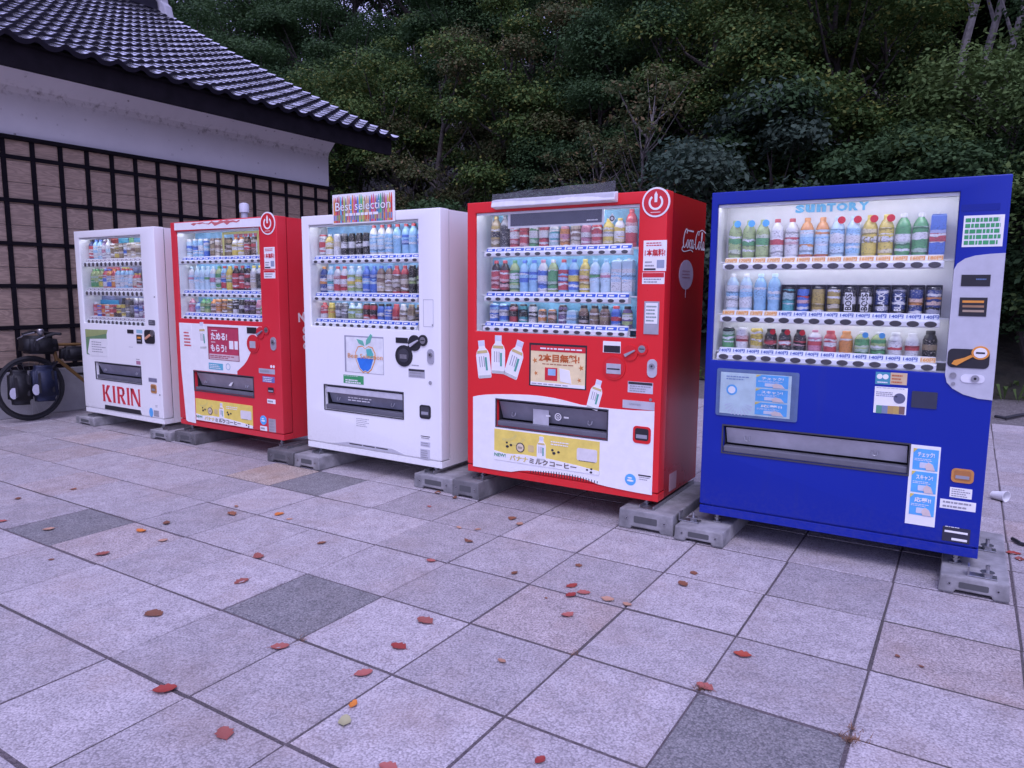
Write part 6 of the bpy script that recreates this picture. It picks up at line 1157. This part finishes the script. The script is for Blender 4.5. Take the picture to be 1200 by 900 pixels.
# foot of the wood: shrubs, placed by where they show
for u, y, k, s in ((405, 8.9, 'blueB', 1.), (450, 8.7, 'blueB', .9), (500, 9.0, 'blueB', 1.1), (548, 8.8, 'blueB', 1.), (600, 9.0, 'blueA', 1.05), (655, 8.9, 'blueA', 1.2), (700, 9.3, 'blueB', 1.), (745, 8.9, 'blueB', .9), (800, 9., 'blueA', 1.2), (865, 8.8, 'blueA', 1.25), (930, 9.1, 'blueB', 1.1), (990, 8.9, 'blueB', 1.), (1050, 9., 'blueB', 1.), (1110, 9.1, 'blueB', .9), (1165, 8.8, 'blueB', .9), (1215, 8.6, 'fresh', 1.), (1290, 9., 'blueB', 1.1), (1190, 9.6, 'fresh', 1.15), (360, 9.6, 'blueB', 1.1)): tree(k, at(u, y), y, s)
for u, y, k, s in ((395, 11., 'oliveA', 1.), (455, 11.4, 'oliveA', 1.05), (520, 10.6, 'brownA', .95), (585, 11., 'oliveB', .95), (640, 11.4, 'brownA', .95), (705, 10.8, 'deepA', .75), (765, 11.2, 'deepA', .8), (830, 10.7, 'oliveA', .95), (890, 11.2, 'oliveA', .9), (955, 10.5, 'oliveA', 1.02), (1015, 11.2, 'oliveB', .66), (1075, 10.7, 'oliveA', .60), (1140, 11.0, 'oliveA', .52), (1215, 10.8, 'oliveA', .62), (1290, 11.2, 'deepA', .8), (320, 11.6, 'deepA', .9), (250, 12, 'deepA', 1.)): tree(k, at(u, y), y, s)
for u, y, k, s in ((180, 14.5, 'deepB', 1.), (240, 15, 'deepA', 1.1), (310, 14.3, 'deepB', 1.), (370, 15., 'deepA', 1.1), (430, 14., 'deepB', .95), (495, 14.8, 'oliveB', 1.), (560, 14.2, 'deepB', 1.), (615, 15., 'deepA', 1.), (675, 14.3, 'deepB', .9), (740, 14.8, 'oliveB', 1.05), (800, 14.1, 'deepA', .95), (860, 15., 'deepB', 1.), (925, 14.4, 'deepA', 1.), (990, 15., 'deepB', 1.), (1060, 16.3, 'deepA', .9), (1120, 16.5, 'deepA', 1.), (1180, 16.2, 'deepB', .85), (1086, 11.9, 'pale', 1.), (1112, 12.3, 'pale', 1.), (1135, 12.0, 'pale', .95), (1250, 14.8, 'deepB', 1.), (1320, 14.6, 'deepA', 1.1)): tree(k, at(u, y), y, s, .4 if k == 'pale' else None)
for u, y in ((120, 19), (200, 20), (280, 19.5), (350, 20.5), (420, 19.5), (490, 20.3), (560, 19.4), (630, 20.4), (700, 19.6), (780, 20.2), (850, 19.5), (920, 20.4), (990, 19.6), (1060, 20.3), (1130, 19.5), (1200, 20.4), (1280, 19.6), (1360, 20)): tree('deepC', at(u, y), y, rt.uniform(.9, 1.1))
for u, y in ((150, 25), (225, 26), (290, 24.5), (345, 26), (395, 24.6), (455, 25.6), (520, 26)): tree('deepC', at(u, y), y, rt.uniform(1., 1.15))
for u, y, s in ((692, 8.4, .82), (742, 8.2, .92), (662, 8.8, .75)): tree('sparse', at(u, y), y, s)
# low weeds on the gravel's edge
wd = MB(); 
for k in range(420):
    x = random.uniform(-8, 6); y = random.uniform(7.5, 8.6); a = random.uniform(0, 6.28); L = random.uniform(.06, .2); h = random.uniform(.03, .22); c, s = math.cos(a), math.sin(a)
    wd.add([(x, y, -.02), (x+c*L*.5-s*.03, y+s*L*.5+c*.03, h), (x+c*L, y+s*L, h*.8), (x+c*L*.5+s*.03, y+s*L*.5-c*.03, h)], [(0, 1, 2, 3)])
tag(put('weeds', wd, FO['fresh']), 'low green weeds along the edge of the gravel', 'weeds', kind='stuff')
